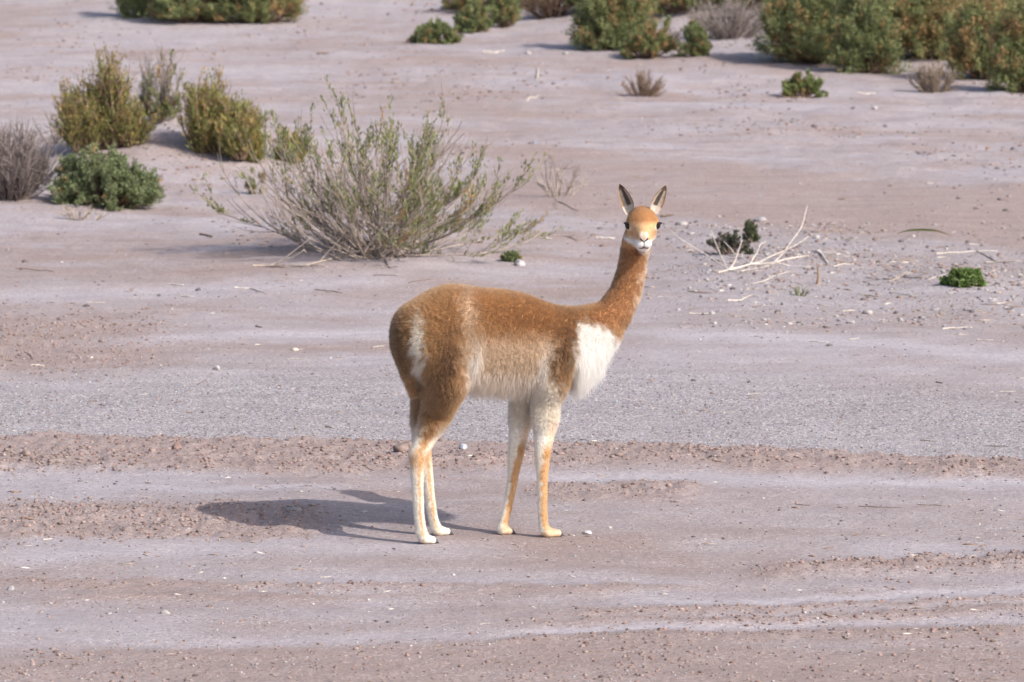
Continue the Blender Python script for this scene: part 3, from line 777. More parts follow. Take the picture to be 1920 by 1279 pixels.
def shrub(name, label, px, py, wpx, hpx, kind, depth=.8, dense=1.0, greens=None, lean=0, wood=None, cat="shrub", group=None, seed=0):
    global rng
    rng = np.random.default_rng(int(px * 13 + py * 7 + seed))     # each plant keeps its own shape
    b = ground_px(px, py); s = mpp(b); rx = wpx * s / 2; rz = hpx * s; ry = rx * depth
    root = empty(name, b); tag(root, label, cat, group)
    area = (wpx * hpx) / (200 * 120)
    if kind == "twiggy":
        n = int(110 * dense); az = rng.random(n) * 2 * math.pi; pol = np.arccos(np.clip(rng.random(n) ** .85, .06, 1))
        d = np.stack([np.sin(pol) * np.cos(az) * rx, np.sin(pol) * np.sin(az) * ry, np.cos(pol) * rz * .95 + .03], 1)
        ln = np.linalg.norm(d, axis=1) * (.72 + .33 * rng.random(n)); dd = d.copy(); dd[:, 2] *= .75
        base = np.stack([rng.normal(0, rx * .16, n), rng.normal(0, ry * .16, n), np.zeros(n) - .02], 1)
        P = grow(base, dd, ln, 7, .45, .32)
        m = int(n * 9); i = rng.integers(0, n, m); t = .35 + .62 * rng.random(m); q, qd = at(P, i, t)
        sd_ = qd + rng.normal(0, .42, (m, 3)) + np.array([0, 0, .25]); S = grow(q, sd_, ln[i] * (.12 + .22 * rng.random(m)), 4, .5, .2)
        V1, F1 = tubes(P, np.linspace(.0062, .0018, 7)[None, :] * (.7 + .6 * rng.random((n, 1)))); V2, F2 = tubes(S, np.linspace(.0024, .0012, 4)[None, :] * np.ones((m, 1)), 3)
        wc = wood if wood is not None else W_PALE
        cw = np.concatenate([np.repeat(wc[None] * (.65 + .6 * rng.random((n, 1))), 28, 0), np.repeat(wc[None] * (.6 + .6 * rng.random((m, 1))), 12, 0)])
        sides4 = F1
        mesh_np("branches", np.concatenate([V1, V2]), np.concatenate([F1, F2 + len(V1)]), WOOD, root, True, vcol=cw)["kind"] = "stuff"
        # leaf tufts on some of the twigs
        hasleaf = rng.random(m) < (.14 + .42 * (fbm(S[:, 0, 0] * 3.2 + px, S[:, 0, 2] * 3.2, 97, 2) > .52)); ii = np.where(hasleaf)[0]
        k = np.repeat(ii, int(30)); tt = .15 + .9 * rng.random(len(k)); p, pd = at(S, k, np.clip(tt, 0, 1))
        p = p + rng.normal(0, .008, p.shape)
        ld = pd * .9 + rng.normal(0, .33, p.shape) + np.array([0, 0, .45])
        tuft = rng.random(m)[k]
        col = pick_cols(len(k), [G_OLIVE * 1.0, G_GREY * 1.0, np.array([.25, .28, .10]), OCHRE], [4, 4, 3, .8]); col = np.where((tuft > .9)[:, None], pick_cols(len(k), [OCHRE, RUSTY], [2, 1]), col)
        V, F, C = leaves(p, ld, .018 + .020 * rng.random(len(k)), .006 + .004 * rng.random(len(k)), col)
        mesh_np("foliage", V, F, LEAF, root, vcol=C)["kind"] = "stuff"
    elif kind == "broom":
        n = int(150 * dense * max(area, .4)); az = rng.random(n) * 2 * math.pi; rr = np.sqrt(rng.random(n))
        nc = 6 if wpx > 100 else 3      # several clumps of unequal height make one ragged shrub
        cx_ = (rng.random(nc) * 2 - 1) * .72; cy_ = (rng.random(nc) * 2 - 1) * .6; ch_ = .45 + .6 * rng.random(nc) * (1 - .5 * np.abs(cx_)); ch_[0] = 1.0; cx_[0] *= .5
        ci_ = rng.integers(0, nc, n); sz_ = .34 + .16 * rng.random(nc)
        top = np.stack([(cx_[ci_] + rr * np.cos(az) * sz_[ci_]) * rx, (cy_[ci_] + rr * np.sin(az) * sz_[ci_]) * ry, rz * ch_[ci_] * (1 - .45 * rr ** 2) * (.35 + .65 * rng.random(n) ** .7)], 1)
        base = np.stack([cx_[ci_] * rx, cy_[ci_] * ry, 0 * rr], 1) * .8 + top * np.array([.25, .25, 0]); d = top - base
        P = grow(base - np.array([0, 0, .02]), d, np.linalg.norm(d, axis=1), 5, .15, .15)
        V1, F1 = tubes(P, np.linspace(.006, .0022, 5)[None, :] * np.ones((n, 1)))
        m = n * 5; i = rng.integers(0, n, m); t = .12 + .86 * rng.random(m); q, qd = at(P, i, t)
        S = grow(q, qd + rng.normal(0, .42, (m, 3)) + np.array([0, 0, .3]), rz * (.10 + .16 * rng.random(m)), 3, .4, .15)
        V2, F2 = tubes(S, np.linspace(.0032, .0018, 3)[None, :] * np.ones((m, 1)), 3)
        wc = wood if wood is not None else W_BROWN
        cw = np.concatenate([np.repeat(wc[None] * (.6 + .6 * rng.random((n, 1))), 20, 0), np.repeat(wc[None] * (.6 + .7 * rng.random((m, 1))), 9, 0)])
        mesh_np("branches", np.concatenate([V1, V2]), np.concatenate([F1, F2 + len(V1)]), WOOD, root, True, vcol=cw)["kind"] = "stuff"
        k = np.repeat(np.arange(m), 16); p, pd = at(S, k, rng.random(len(k))); p = p + rng.normal(0, .012, p.shape)
        hgt = np.clip(p[:, 2] / rz, 0, 1.2); och = rng.random(m)[k] < (.18 + .45 * hgt)
        g, o = greens if greens else ([G_OLIVE, G_GREEN], [OCHRE, np.array([.30, .24, .08])])
        col = np.where(och[:, None], pick_cols(len(k), o, [1] * len(o)), pick_cols(len(k), g, [1] * len(g)))
        V, F, C = leaves(p, pd + rng.normal(0, .4, p.shape) + np.array([0, 0, .4]), .020 + .02 * rng.random(len(k)), .006 + .005 * rng.random(len(k)), col)
        mesh_np("foliage", V, F, LEAF, root, vcol=C)["kind"] = "stuff"
    elif kind == "cushion":
        n = int(170 * dense * max(area, .25)); az = rng.random(n) * 2 * math.pi; cz = rng.random(n) ** .8
        lump = .50 + .80 * fbm(np.cos(az) * 1.7 + 5 + px * .01, np.sin(az) * 1.7 + cz * 3 + py * .01, 91, 3) + .12 * rng.random(n)
        st = np.sqrt(1 - cz ** 2)
        end = np.stack([st * np.cos(az) * rx, st * np.sin(az) * ry, cz * rz], 1) * lump[:, None]
        end[:, 0] += lean * rx * (end[:, 2] / rz)
        base = end * np.array([.25, .25, .05])
        P = grow(base - np.array([0, 0, .01]), end - base, np.linalg.norm(end - base, axis=1), 4, .1, .2)
        V1, F1 = tubes(P, np.linspace(.006, .0025, 4)[None, :] * np.ones((n, 1)))
        mesh_np("branches", V1, F1, WOOD, root, True, vcol=np.repeat(W_BROWN[None] * (.6 + .5 * rng.random((n, 1))), 16, 0))["kind"] = "stuff"
        sl = np.clip(rz * .22, .03, .16)
        m = n * 6; i = rng.integers(0, n, m); q, qd = at(P, i, .40 + .60 * rng.random(m) ** .7)
        S = grow(q, qd + rng.normal(0, .55, (m, 3)) + np.array([0, 0, .35]), sl * (.5 + .7 * rng.random(m)), 3, .5, .2)
        k = np.repeat(np.arange(m), 36 if s < .0045 else 28); p, pd = at(S, k, rng.random(len(k)) ** .7)
        p = p + rng.normal(0, sl * .10, p.shape); p[:, 2] = np.maximum(p[:, 2], .0)
        g, o, fr = greens if greens else ([G_GREEN, G_GREEN * .9, G_GREY], [OCHRE], .04)
        pat = fbm(p[:, 0] / rx * 1.6 + px, p[:, 2] / rx * 1.6 + p[:, 1] / rx, 95, 2)
        och = (rng.random(m)[k] < fr * np.clip(4 * (pat - .3), .1, 2.2))
        shoot = (.75 + .5 * rng.random(m))[k]
        col = np.where(och[:, None], pick_cols(len(k), o, [1] * len(o)), pick_cols(len(k), g, [1] * len(g))) * shoot[:, None]
        V, F, C = leaves(p, rng.normal(0, .7, p.shape) + pd * .8 + np.array([0, 0, .25]), (.011 + .011 * rng.random(len(k))) * (1 if s < .0045 else 1.5), (.006 + .005 * rng.random(len(k))) * (1 if s < .0045 else 1.5), col)
        mesh_np("foliage", V, F, LEAF, root, vcol=C)["kind"] = "stuff"
    elif kind == "dead":
        n = max(8, int(130 * dense * max(area, .2))); az = rng.random(n) * 2 * math.pi; rr = np.sqrt(rng.random(n))
        top = np.stack([rr * np.cos(az) * rx, rr * np.sin(az) * ry, rz * np.sqrt(np.clip(1 - .8 * rr ** 2, .03, 1)) * (.5 + .5 * rng.random(n))], 1)
        base = top * np.array([.3, .3, 0]); d = top - base
        P = grow(base - np.array([0, 0, .02]), d, np.linalg.norm(d, axis=1), 5, .2, .3)
        m = n * 6; i = rng.integers(0, n, m); q, qd = at(P, i, .25 + .7 * rng.random(m))
        S = grow(q, qd + rng.normal(0, .5, (m, 3)), rz * (.12 + .2 * rng.random(m)), 3, .3, .3)
        V1, F1 = tubes(P, np.linspace(.0055, .002, 5)[None, :] * np.ones((n, 1))); V2, F2 = tubes(S, np.linspace(.0028, .0013, 3)[None, :] * np.ones((m, 1)), 3)
        wc = wood if wood is not None else W_GREY
        cw = np.concatenate([np.repeat(wc[None] * (.6 + .7 * rng.random((n, 1))), 20, 0), np.repeat(wc[None] * (.6 + .7 * rng.random((m, 1))), 9, 0)])
        mesh_np("branches", np.concatenate([V1]), F1, WOOD, root, True, vcol=cw[:len(V1)])["kind"] = "stuff"
        mesh_np("twigs", V2, F2, WOOD, root, True, vcol=cw[len(V1):])["kind"] = "stuff"
    return root

YG = ([G_OLIVE * 1.05, np.array([.21, .22, .06])], [OCHRE, np.array([.34, .26, .09])])
MG = ([G_GREEN, G_GREEN * .85, G_OLIVE], [OCHRE, RUSTY], .16)
MO = ([G_GREEN, G_OLIVE], [OCHRE, RUSTY], .34)
# the plants around the mound, then those along the far bank
shrub("desert_shrub", "sparse straggly shrub with bare pale branches and scattered green leaf tufts, widest of all", 702, 476, 575, 300, "twiggy", .75, 1.2)
shrub("desert_shrub", "small olive and ochre tuft growing between the sand mound and the straggly shrub", 545, 305, 78, 72, "broom", greens=YG)
shrub("desert_shrub", "yellow-green broom-like shrub on the mound above the round green bush", 195, 278, 185, 195, "broom", .8, 1.7, greens=YG)
shrub("desert_shrub", "tall thin grey-stemmed shrub rising between the two yellow-green shrubs", 300, 232, 95, 150, "twiggy", .8, .5, wood=W_GREY)
shrub("desert_shrub", "spreading ochre-tipped shrub on the mound slope facing the straggly shrub", 395, 290, 195, 150, "broom", .8, 1.7, greens=YG)
shrub("desert_shrub", "low ochre shrub trailing off the end of the sand mound", 478, 305, 70, 75, "broom", greens=YG)
shrub("dead_shrub", "large grey dried-out shrub beside the round green bush", 18, 374, 200, 160, "dead", .8, 1.5, wood=np.array([.24, .20, .19]))
shrub("dead_shrub", "few thin bare upright stalks between the grey shrub and the yellow-green shrub", 98, 275, 60, 95, "dead", .6, .22)
shrub("cushion_bush", "dense rounded bright green bush at the foot of the mound", 200, 385, 205, 98, "cushion", .8, 1.7, lean=-.1)
shrub("dry_grass", "wispy pale dry stalks in front of the dense round green bush", 150, 412, 120, 50, "dead", .5, .5, wood=W_PALE, cat="dry grass")
shrub("sprig", "small thin green and grey sprig on bare sand left of the straggly shrub", 482, 366, 60, 48, "twiggy", .8, .10, cat="sprig")
shrub("dead_shrub", "faint leafless shrub of a few pale curving sticks behind the vicuna", 1048, 372, 140, 100, "dead", .7, .18, wood=W_PALE)
shrub("sprig", "tiny green sprig beside a pale stone near the straggly shrub", 960, 490, 26, 14, "cushion", .8, .5, cat="sprig")
shrub("desert_shrub", "small dark green knobbly shrub on the gravel near the red track", 1375, 477, 86, 42, "cushion", .7, .45, greens=([np.array([.13, .14, .095]), np.array([.17, .18, .12])], [W_GREY], .3))
shrub("sprig", "upright dark green sprig behind the small knobbly shrub", 1408, 455, 24, 40, "cushion", .8, .4, greens=([np.array([.15, .17, .10])], [W_BROWN], .1), cat="sprig")
shrub("sprig", "grey-green wispy sprig in front of the bleached branch heap", 1498, 553, 48, 30, "dead", .8, .5, wood=np.array([.24, .26, .17]), cat="sprig")
shrub("cushion_bush", "tiny flat bright green cushion plant among bleached twigs", 1806, 534, 78, 25, "cushion", .9, 1.6, greens=([np.array([.19, .27, .09])], [G_GREEN], .1))
# far bank, one after another along it
FB = "shrubs along the far bank"
shrub("desert_shrub", "dark green end shrub of the far row behind the mound", 275, 30, 120, 110, "cushion", .8, 1.5, greens=MG, group=FB)
shrub("desert_shrub", "green middle shrub of the far row behind the mound", 370, 40, 170, 110, "cushion", .8, 1.5, greens=MG, group=FB)
shrub("desert_shrub", "olive shrub closing the far row behind the mound, towards the bare sand", 485, 42, 150, 105, "cushion", .8, 1.5, greens=MO, group=FB)
shrub("desert_shrub", "low flat green shrub hugging the sand, lowest of the far bank", 818, 80, 95, 38, "cushion", .8, 1.5, greens=MG, group=FB)
shrub("desert_shrub", "small olive shrub next to the low flat one on the far bank", 890, 60, 70, 50, "cushion", .8, 1.3, greens=MG, group=FB)
shrub("desert_shrub", "upright green shrub beside the dark dead brush on the far bank", 945, 52, 75, 95, "cushion", .8, 1.3, greens=MG, group=FB)
shrub("dead_shrub", "dark brown dead brush between green shrubs on the far bank", 1030, 34, 130, 90, "dead", .8, 2.0, wood=W_BROWN * .7, group=FB)
shrub("desert_shrub", "rusty ochre shrub behind the dark dead brush", 1010, 8, 150, 80, "cushion", .8, 1.4, greens=MO, group=FB)
shrub("desert_shrub", "large green shrub with ochre spots above the woody root clump", 1150, 92, 140, 140, "cushion", .8, 1.6, greens=MG, group=FB)
shrub("desert_shrub", "low ochre-green shrub at the toe of the bank near the root clump", 1218, 108, 105, 62, "cushion", .8, 1.4, greens=MO, group=FB)
shrub("desert_shrub", "small separate green shrub on the pale bank slope", 1302, 110, 46, 55, "cushion", .8, 1.4, greens=MG, group=FB)
shrub("dead_shrub", "grey leafless brush on the crest beside the big green shrub", 1370, 70, 190, 90, "dead", .8, 1.8, wood=W_GREY, group=FB)
shrub("desert_shrub", "ochre shrub standing behind the grey leafless brush", 1290, 22, 170, 80, "cushion", .8, 1.3, greens=MO, group=FB)
shrub("desert_shrub", "biggest dense green shrub spilling down the pale bank slope", 1535, 118, 205, 185, "cushion", .8, 2.0, greens=MG, group=FB)
shrub("desert_shrub", "green shrub joined to the biggest one, above the dry brown tuft", 1620, 136, 115, 150, "cushion", .8, 1.7, greens=MG, group=FB)
shrub("desert_shrub", "grey-green shrub behind the dry brown tuft", 1745, 110, 190, 150, "cushion", .8, 1.7, greens=MO, group=FB)
shrub("desert_shrub", "ochre-flecked shrub with dark gaps beside the dry brown tuft", 1850, 148, 150, 160, "cushion", .8, 1.7, greens=MO, group=FB)
shrub("desert_shrub", "rusty shrub at the end of the bank past the dry brown tuft", 1920, 172, 110, 190, "cushion", .8, 1.6, greens=MO, group=FB)
shrub("desert_shrub", "olive shrub on the crest behind the ochre-flecked one", 1830, 52, 210, 120, "cushion", .8, 1.4, greens=MO, group=FB)
shrub("dead_shrub", "dry brown twiggy tuft standing alone on the sand below the far bank", 1748, 172, 100, 72, "dead", .8, 2.0, wood=np.array([.30, .235, .18]))
shrub("cushion_bush", "little light green bush alone on the sand below the biggest shrub", 1506, 181, 80, 42, "cushion", .7, 1.2, greens=([np.array([.20, .235, .075]), G_GREEN], [OCHRE], .1))
shrub("dead_shrub", "small tangled heap of brown dead roots on the sand", 1205, 178, 95, 58, "dead", .8, 2.0, wood=W_BROWN * .9, cat="roots")

shrub("desert_shrub", "dim olive shrub on the crest behind the upright green shrub", 900, 18, 150, 60, "cushion", .8, 1.4, greens=MO, group=FB)
shrub("desert_shrub", "green shrub on the crest behind the large ochre-spotted one", 1130, 20, 170, 90, "cushion", .8, 1.3, greens=MG, group=FB)
shrub("desert_shrub", "olive shrub on the crest between the grey brush and the biggest shrub", 1430, 15, 130, 70, "cushion", .8, 1.3, greens=MO, group=FB)
shrub("desert_shrub", "green shrub on the crest behind the biggest one", 1640, 30, 190, 110, "cushion", .8, 1.4, greens=MG, group=FB)
shrub("dead_shrub", "grey twigs on the sand below the grey leafless brush", 1255, 80, 60, 40, "dead", .8, 1.4, wood=W_GREY)
rng = np.random.default_rng(23)

# ================================================================= sticks, stones, grit
def stick(pts, th, col, name="twig", label=None, group=None, branches=0, cat="twig"):
    """a bent twig lying on the ground through photo pixels; th = thickness in photo pixels"""
    G = [ground_px(*p) for p in pts]; b = np.mean(G, 0); s = mpp(b); r = th * s * .36
    K = 9; t = np.linspace(0, 1, len(G)); tt = np.linspace(0, 1, K)
    P = np.stack([np.interp(tt, t, [g[i] for g in G]) for i in range(3)], 1)
    LL = np.linalg.norm(P[-1] - P[0]); P[1:-1] += rng.normal(0, r * .3, (K - 2, 3)); P[:, 1] += LL * .16 * np.cumsum(rng.normal(0, .5, K)) / 3 * np.array([0, .6, 1, 1, 1, 1, 1, .6, 0]); P[:, 2] = H(P[:, 0], P[:, 1]) + r * (.55 + .8 * rng.random(K))
    paths = [P]; radii = [r * np.linspace(1.05, .55, K) * (.85 + .3 * rng.random(K))]
    for _ in range(branches):
        k = rng.integers(1, K - 2); d = P[k + 1] - P[k - 1]; L_ = np.linalg.norm(P[-1] - P[0]) * (.2 + .25 * rng.random())
        d = d / np.linalg.norm(d) + rng.normal(0, .5, 3); d[2] = abs(d[2]) * .5
        Q = grow(P[k][None], d[None], np.array([L_]), K, .0, .3)[0]; paths.append(Q); radii.append(r * np.linspace(.6, .3, K))
    V, F = tubes(np.array(paths) - b, np.array(radii), 6)
    caps = []
    for i in range(len(paths)):
        o0 = i * K * 6
        for e in (o0, o0 + (K - 1) * 6): caps += [[e, e + 1, e + 2, e + 3], [e, e + 3, e + 4, e + 5]]
    c = col[None] * (.8 + .4 * rng.random((len(V), 1)))
    o = mesh_np(name, V, np.concatenate([F, np.array(caps)]), WOOD, None, True, vcol=c); o.location = b.tolist()
    tag(o, label, cat, group); return o
def where(x_, y_):
    if y_ < 330: return "the far sand beyond the red track"
    if y_ < 520: return "the rubbly ground along the red track" if x_ > 1150 else "the sand around the straggly shrub"
    if y_ < 690: return "the flat beyond the gravel band"
    if y_ < 822: return "the gravel band"
    if y_ < 900: return "the churned ridge " + ("behind the hind legs" if x_ < 900 else "past the front legs")
    if y_ < 945 and x_ > 990: return "the churned patch ahead of the front legs"
    if y_ < 1015 and x_ < 760: return "the low ledge under the shadow"
    if y_ < 1085 and x_ > 1300: return "the foreground rut edge ahead of the animal"
    return "the foreground tyre tracks"
PT = ("short bleached pale twig lying loose on the bare ground", "bleached twigs scattered on the flat")
DT = ("thin dark brown twig lying loose on the bare ground", "dark twigs scattered on the flat")
for pts, th in [([(1293, 588), (1336, 588)], 4), ([(1579, 585), (1604, 583)], 4), ([(1767, 618), (1823, 616)], 4.5), ([(1832, 638), (1862, 639)], 3), ([(1518, 640), (1552, 642)], 3.5),
                ([(1592, 637), (1612, 634)], 3), ([(1561, 500), (1600, 498)], 3.5), ([(1868, 571), (1886, 569)], 4), ([(1118, 446), (1153, 447)], 5.5), ([(1010, 446), (1034, 448)], 5),
                ([(440, 541), (470, 540), (502, 553)], 4.5), ([(340, 556), (363, 558)], 4.5), ([(164, 567), (200, 568)], 2.5), ([(318, 535), (345, 537)], 4), ([(540, 674), (575, 675)], 2.5),
                ([(57, 687), (80, 684)], 4), ([(80, 1014), (98, 1012)], 4.5), ([(1365, 566), (1390, 565), (1408, 555), (1424, 558)], 4), ([(1755, 477), (1870, 472)], 4), ([(905, 100), (946, 98)], 6),
                ([(1608, 176), (1640, 175)], 5), ([(985, 190), (1010, 180)], 5), ([(1007, 152), (1010, 130)], 6), ([(1410, 533), (1450, 520), (1490, 508)], 3), ([(1670, 548), (1720, 555)], 3),
                ([(1848, 492), (1915, 490)], 3), ([(1400, 740), (1430, 738)], 2.5), ([(1875, 735), (1905, 734)], 2.5), ([(600, 1083), (620, 1082)], 3), ([(485, 1110), (502, 1109)], 3),
                ([(265, 742), (280, 740)], 2.5), ([(900, 1172), (918, 1170)], 2.5), ([(700, 650), (720, 648)], 2.5)]:
    stick(pts, th, W_BLEACH, label='short bleached twig lying on ' + where(*pts[0]), group=PT[1])
for pts, th in [([(1290, 547), (1335, 551)], 3), ([(1620, 555), (1648, 558)], 3), ([(1850, 835), (1890, 838)], 2.5), ([(1725, 825), (1755, 827)], 2.8), ([(1720, 947), (1765, 949)], 2.6), ([(1570, 952), (1580, 953)], 2.5),
                ([(610, 802), (622, 804)], 3.5), ([(480, 613), (492, 615)], 4), ([(186, 760), (198, 762)], 3), ([(350, 775), (366, 774)], 3), ([(370, 722), (388, 712)], 2.5), ([(45, 660), (62, 676)], 3), ([(680, 881), (700, 887)], 2.5),
                ([(1088, 826), (1100, 828)], 3), ([(1135, 826), (1148, 829)], 3), ([(1755, 716), (1768, 719)], 3.5), ([(590, 545), (640, 551)], 3), ([(375, 440), (398, 444)], 6), ([(700, 518), (745, 520)], 2.2),
                ([(770, 528), (810, 524)], 2), ([(30, 504), (100, 510)], 2.6), ([(595, 105), (615, 102)], 6), ([(1240, 406), (1262, 405)], 6), ([(1340, 870), (1360, 872)], 2.2), ([(1490, 945), (1520, 948)], 2.2), ([(1610, 948), (1690, 952)], 2.2), ([(438, 842), (456, 841)], 2.5)]:
    stick(pts, th, W_BROWN * .75, label='thin dark brown twig lying on ' + where(*pts[0]), group=DT[1])
stick([(1345, 515), (1400, 500), (1455, 492), (1515, 480)], 7, W_BLEACH, "dead_branch", "thick bleached dead branch fanning into twigs, largest of the driftwood", None, 9, "branch")
stick([(1340, 508), (1390, 512), (1440, 500)], 4, W_BLEACH * .9, "dead_branch", "forked pale branch lying under the thick bleached one", None, 4, "branch")
stick([(1529, 470), (1540, 478), (1552, 496)], 6, W_BLEACH, "dead_branch", "short bent bleached stub at the tip of the thick branch", None, 1, "branch")
stick([(1665, 530), (1690, 520), (1740, 524)], 4.5, W_PALE, "dead_branch", "tangled pale root beside the tiny flat cushion plant", None, 6, "branch")
stick([(1740, 527), (1775, 515), (1797, 524)], 3, W_BLEACH, "dead_branch", "thin arched bleached twig reaching over the tiny flat cushion plant", None, 2, "branch")
stick([(1835, 475), (1870, 492), (1915, 488)], 4, W_GREY, "dead_branch", "grey forked branch near the straight pale stick beyond the cushion plant", None, 3, "branch")
stick([(475, 500), (560, 498), (640, 478), (680, 462)], 6, W_PALE, "dead_branch", "long sinuous dry branch sprawling from the foot of the straggly shrub", None, 8, "branch")
stick([(715, 470), (725, 488), (732, 502)], 4, W_GREY, "dead_branch", "short dark forked root end poking from the foot of the straggly shrub", None, 4, "branch")
stick([(1034, 444), (1060, 443), (1085, 452), (1105, 445)], 3.5, W_GREY, "dead_branch", "crooked grey twig ending in a dark fork behind the vicuna", None, 2, "branch")
stick([(1010, 345), (1045, 378), (1085, 396)], 4, W_GREY, "dead_branch", "dark grey stick lying at the foot of the leafless shrub", None, 2, "branch")
# an upright weathered stub and a fallen reed
def upright(px, py, hpx, th, col, label, name="stump", cat="stump"):
    b = ground_px(px, py); s = mpp(b); K = 7
    P = np.zeros((1, K, 3)); P[0, :, 2] = np.linspace(-.01, hpx * s, K); P[0, :, 0] = np.cumsum(rng.normal(0, th * s * .12, K)); r = th * s * .5 * np.array([1.5, 1.1, .8, .7, .75, .6, .3])
    V, F = tubes(P, r[None], 7); o = mesh_np(name, V, F, WOOD, None, True, vcol=col[None] * (.7 + .5 * rng.random((len(V), 1)))); o.location = b.tolist(); tag(o, label, cat)
upright(1534, 532, 36, 7, W_BROWN * 1.2, "thin upright brown stub standing by the bleached branch heap")
def reed():
    a, b = ground_px(1682, 438), ground_px(1786, 446); K = 12; t = np.linspace(0, 1, K)
    P = a + (b - a) * t[:, None]; s = mpp(a); P[:, 2] = H(P[:, 0], P[:, 1]) + .004 + 9 * s * np.sin(math.pi * t) ** .8
    w_ = 4.5 * s * np.sin(math.pi * (.06 + .9 * t)); V, F, C = [], [], []
    for i in range(K):
        up_ = np.array([0, -.4, 1]) * w_[i] * .5
        V += [P[i] - up_, P[i] + np.array([0, -.3, 0]) * w_[i], P[i] + up_]; C += [[.19, .22, .06] if t[i] < .7 else [.36, .27, .12]] * 3
    for i in range(K - 1):
        for j in range(2): F.append([i * 3 + j, i * 3 + j + 1, i * 3 + j + 4, i * 3 + j + 3])
    o = mesh_np("fallen_reed", np.array(V) - a, F, LEAF, None, True, vcol=np.array(C)); o.location = a.tolist()
    tag(o, "long green fallen reed blade arched over the edge of the red track", "reed")
reed()

# ---- stones
STONE = tint_mat("stone", .9, .15, 45, .28, bump=.7)
def ico(sub):
    import bmesh
    bm = bmesh.new(); bmesh.ops.create_icosphere(bm, subdivisions=sub, radius=1)
    V = np.array([v.co[:] for v in bm.verts]); F = np.array([[v.index for v in f.verts] for f in bm.faces]); bm.free(); return V, F
IV, IF = ico(3); JV, JF = ico(1)
def stone(px, py, wpx, col, label, group=None, tall=.7, name="stone", cat="stone", point=0):
    b = ground_px(px, py); s = mpp(b); r = wpx * s / 2; sd_ = rng.random(3) * 50
    V = IV.copy()
    for _ in range(7):      # broken facets
        nrm = rng.normal(0, 1, 3); nrm /= np.linalg.norm(nrm); dd = .62 + .25 * rng.random(); k = V @ nrm - dd; V = V - np.clip(k, 0, 9)[:, None] * nrm * .9
    f = np.array([mnoise.noise(Vector(v * 1.6 + sd_)) for v in IV]) * .16 + np.array([mnoise.noise(Vector(v * 4.5 + sd_)) for v in IV]) * .06
    V = V * (1 + f)[:, None] * np.array([1, .85 + .3 * rng.random(), tall])
    if point: V[:, :2] *= (1 - .55 * np.clip((V[:, 2:3] / tall + .2), 0, 1))
    a = rng.random() * 6.28; V = np.stack([V[:, 0] * math.cos(a) - V[:, 1] * math.sin(a), V[:, 0] * math.sin(a) + V[:, 1] * math.cos(a), V[:, 2]], 1) * r
    V[:, 2] += r * tall * .30
    o = mesh_np(name, V, IF, STONE, None, True, vcol=np.tile(np.asarray(col) * (.85 + .3 * rng.random()), (len(V), 1))); o.location = b.tolist()
    tag(o, label, cat, group); return o
RED = np.array([.27, .185, .165]); CLOD = np.array([.285, .217, .198]); PALE = np.array([.40, .37, .36]); DK = np.array([.16, .135, .14]); BLU = np.array([.42, .46, .52]); GRY = np.array([.36, .34, .35])
stone(332, 852, 22, RED, "pointed reddish rock standing on the churned ridge, tallest there", tall=1.0, point=1)
stone(752, 862, 34, CLOD * .95, "large earth clod with a dark broken face beside the hind hock", tall=.75, cat="clod", name="earth_clod")
stone(768, 849, 24, CLOD, "squarish earth clod resting behind the large one at the hind hock", tall=.7, cat="clod", name="earth_clod")
stone(823, 838, 14, RED * .7, "dark red stone just past the hind hock on the ridge", tall=.8)
stone(869, 851, 15, BLU, "bluish white rounded pebble on the ridge under the belly", tall=.85)
stone(310, 1152, 21, PALE, "white flat stone alone on the pale foreground track", tall=.5)
stone(21, 1106, 15, GRY, "grey lumpy stone beside a foreground tyre rut", tall=.8)
stone(553, 656, 17, np.array([.62, .52, .42]), "cream block-shaped stone on the gravel behind the rump", tall=.4)
stone(407, 694, 16, PALE, "pale angular stone on the gravel, knobbed on one end", tall=.8)
stone(975, 497, 26, GRY * 1.25, "pale grey stone beside the tiny green sprig", tall=.7)
stone(680, 966, 26, PALE * .8, "flat pale crust chip lying inside the body's shadow", tall=.25)
stone(548, 974, 34, PALE * .75, "long pale crust slab on the ledge inside the shadow", tall=.22)
stone(1102, 1001, 19, GRY * 1.3, "pale grey stone just ahead of the front hoof", tall=.5)
stone(1144, 990, 9, PALE, "tiny white pebble just past the pale grey stone", tall=.7)
stone(1425, 414, 26, GRY * .9, "grey stone at the top of the upright dark sprig", tall=.5)
stone(1003, 270, 6, np.array([.25, .45, .62]), "tiny pale blue scrap on the far sand behind the straggly shrub", tall=.5, name="scrap", cat="litter")
WS = ("small white stone lying loose on the ground", "white stones on the flat")
for x_, y_, w_ in [(1480, 608, 13), (1595, 606, 20), (1627, 588, 24), (1312, 636, 8), (1330, 445, 12), (1530, 445, 20), (1280, 420, 22), (1295, 440, 16), (1155, 854, 9), (1340, 852, 10), (990, 102, 16), (1060, 104, 14), (1640, 206, 16), (115, 492, 9), (850, 1078, 11), (1075, 1005, 8), (415, 965, 7),
                   (1715, 1126, 8), (60, 1240, 9), (770, 1213, 9), (700, 1217, 7), (1880, 640, 7), (1440, 1165, 6), (1310, 1196, 6), (48, 1267, 8), (205, 1151, 10), (95, 1133, 9)]:
    stone(x_, y_, w_ * .85, PALE, 'small white stone lying on ' + where(x_, y_), WS[1], .6)
DS = ("small dark stone lying loose on the ground", "dark stones on the flat")
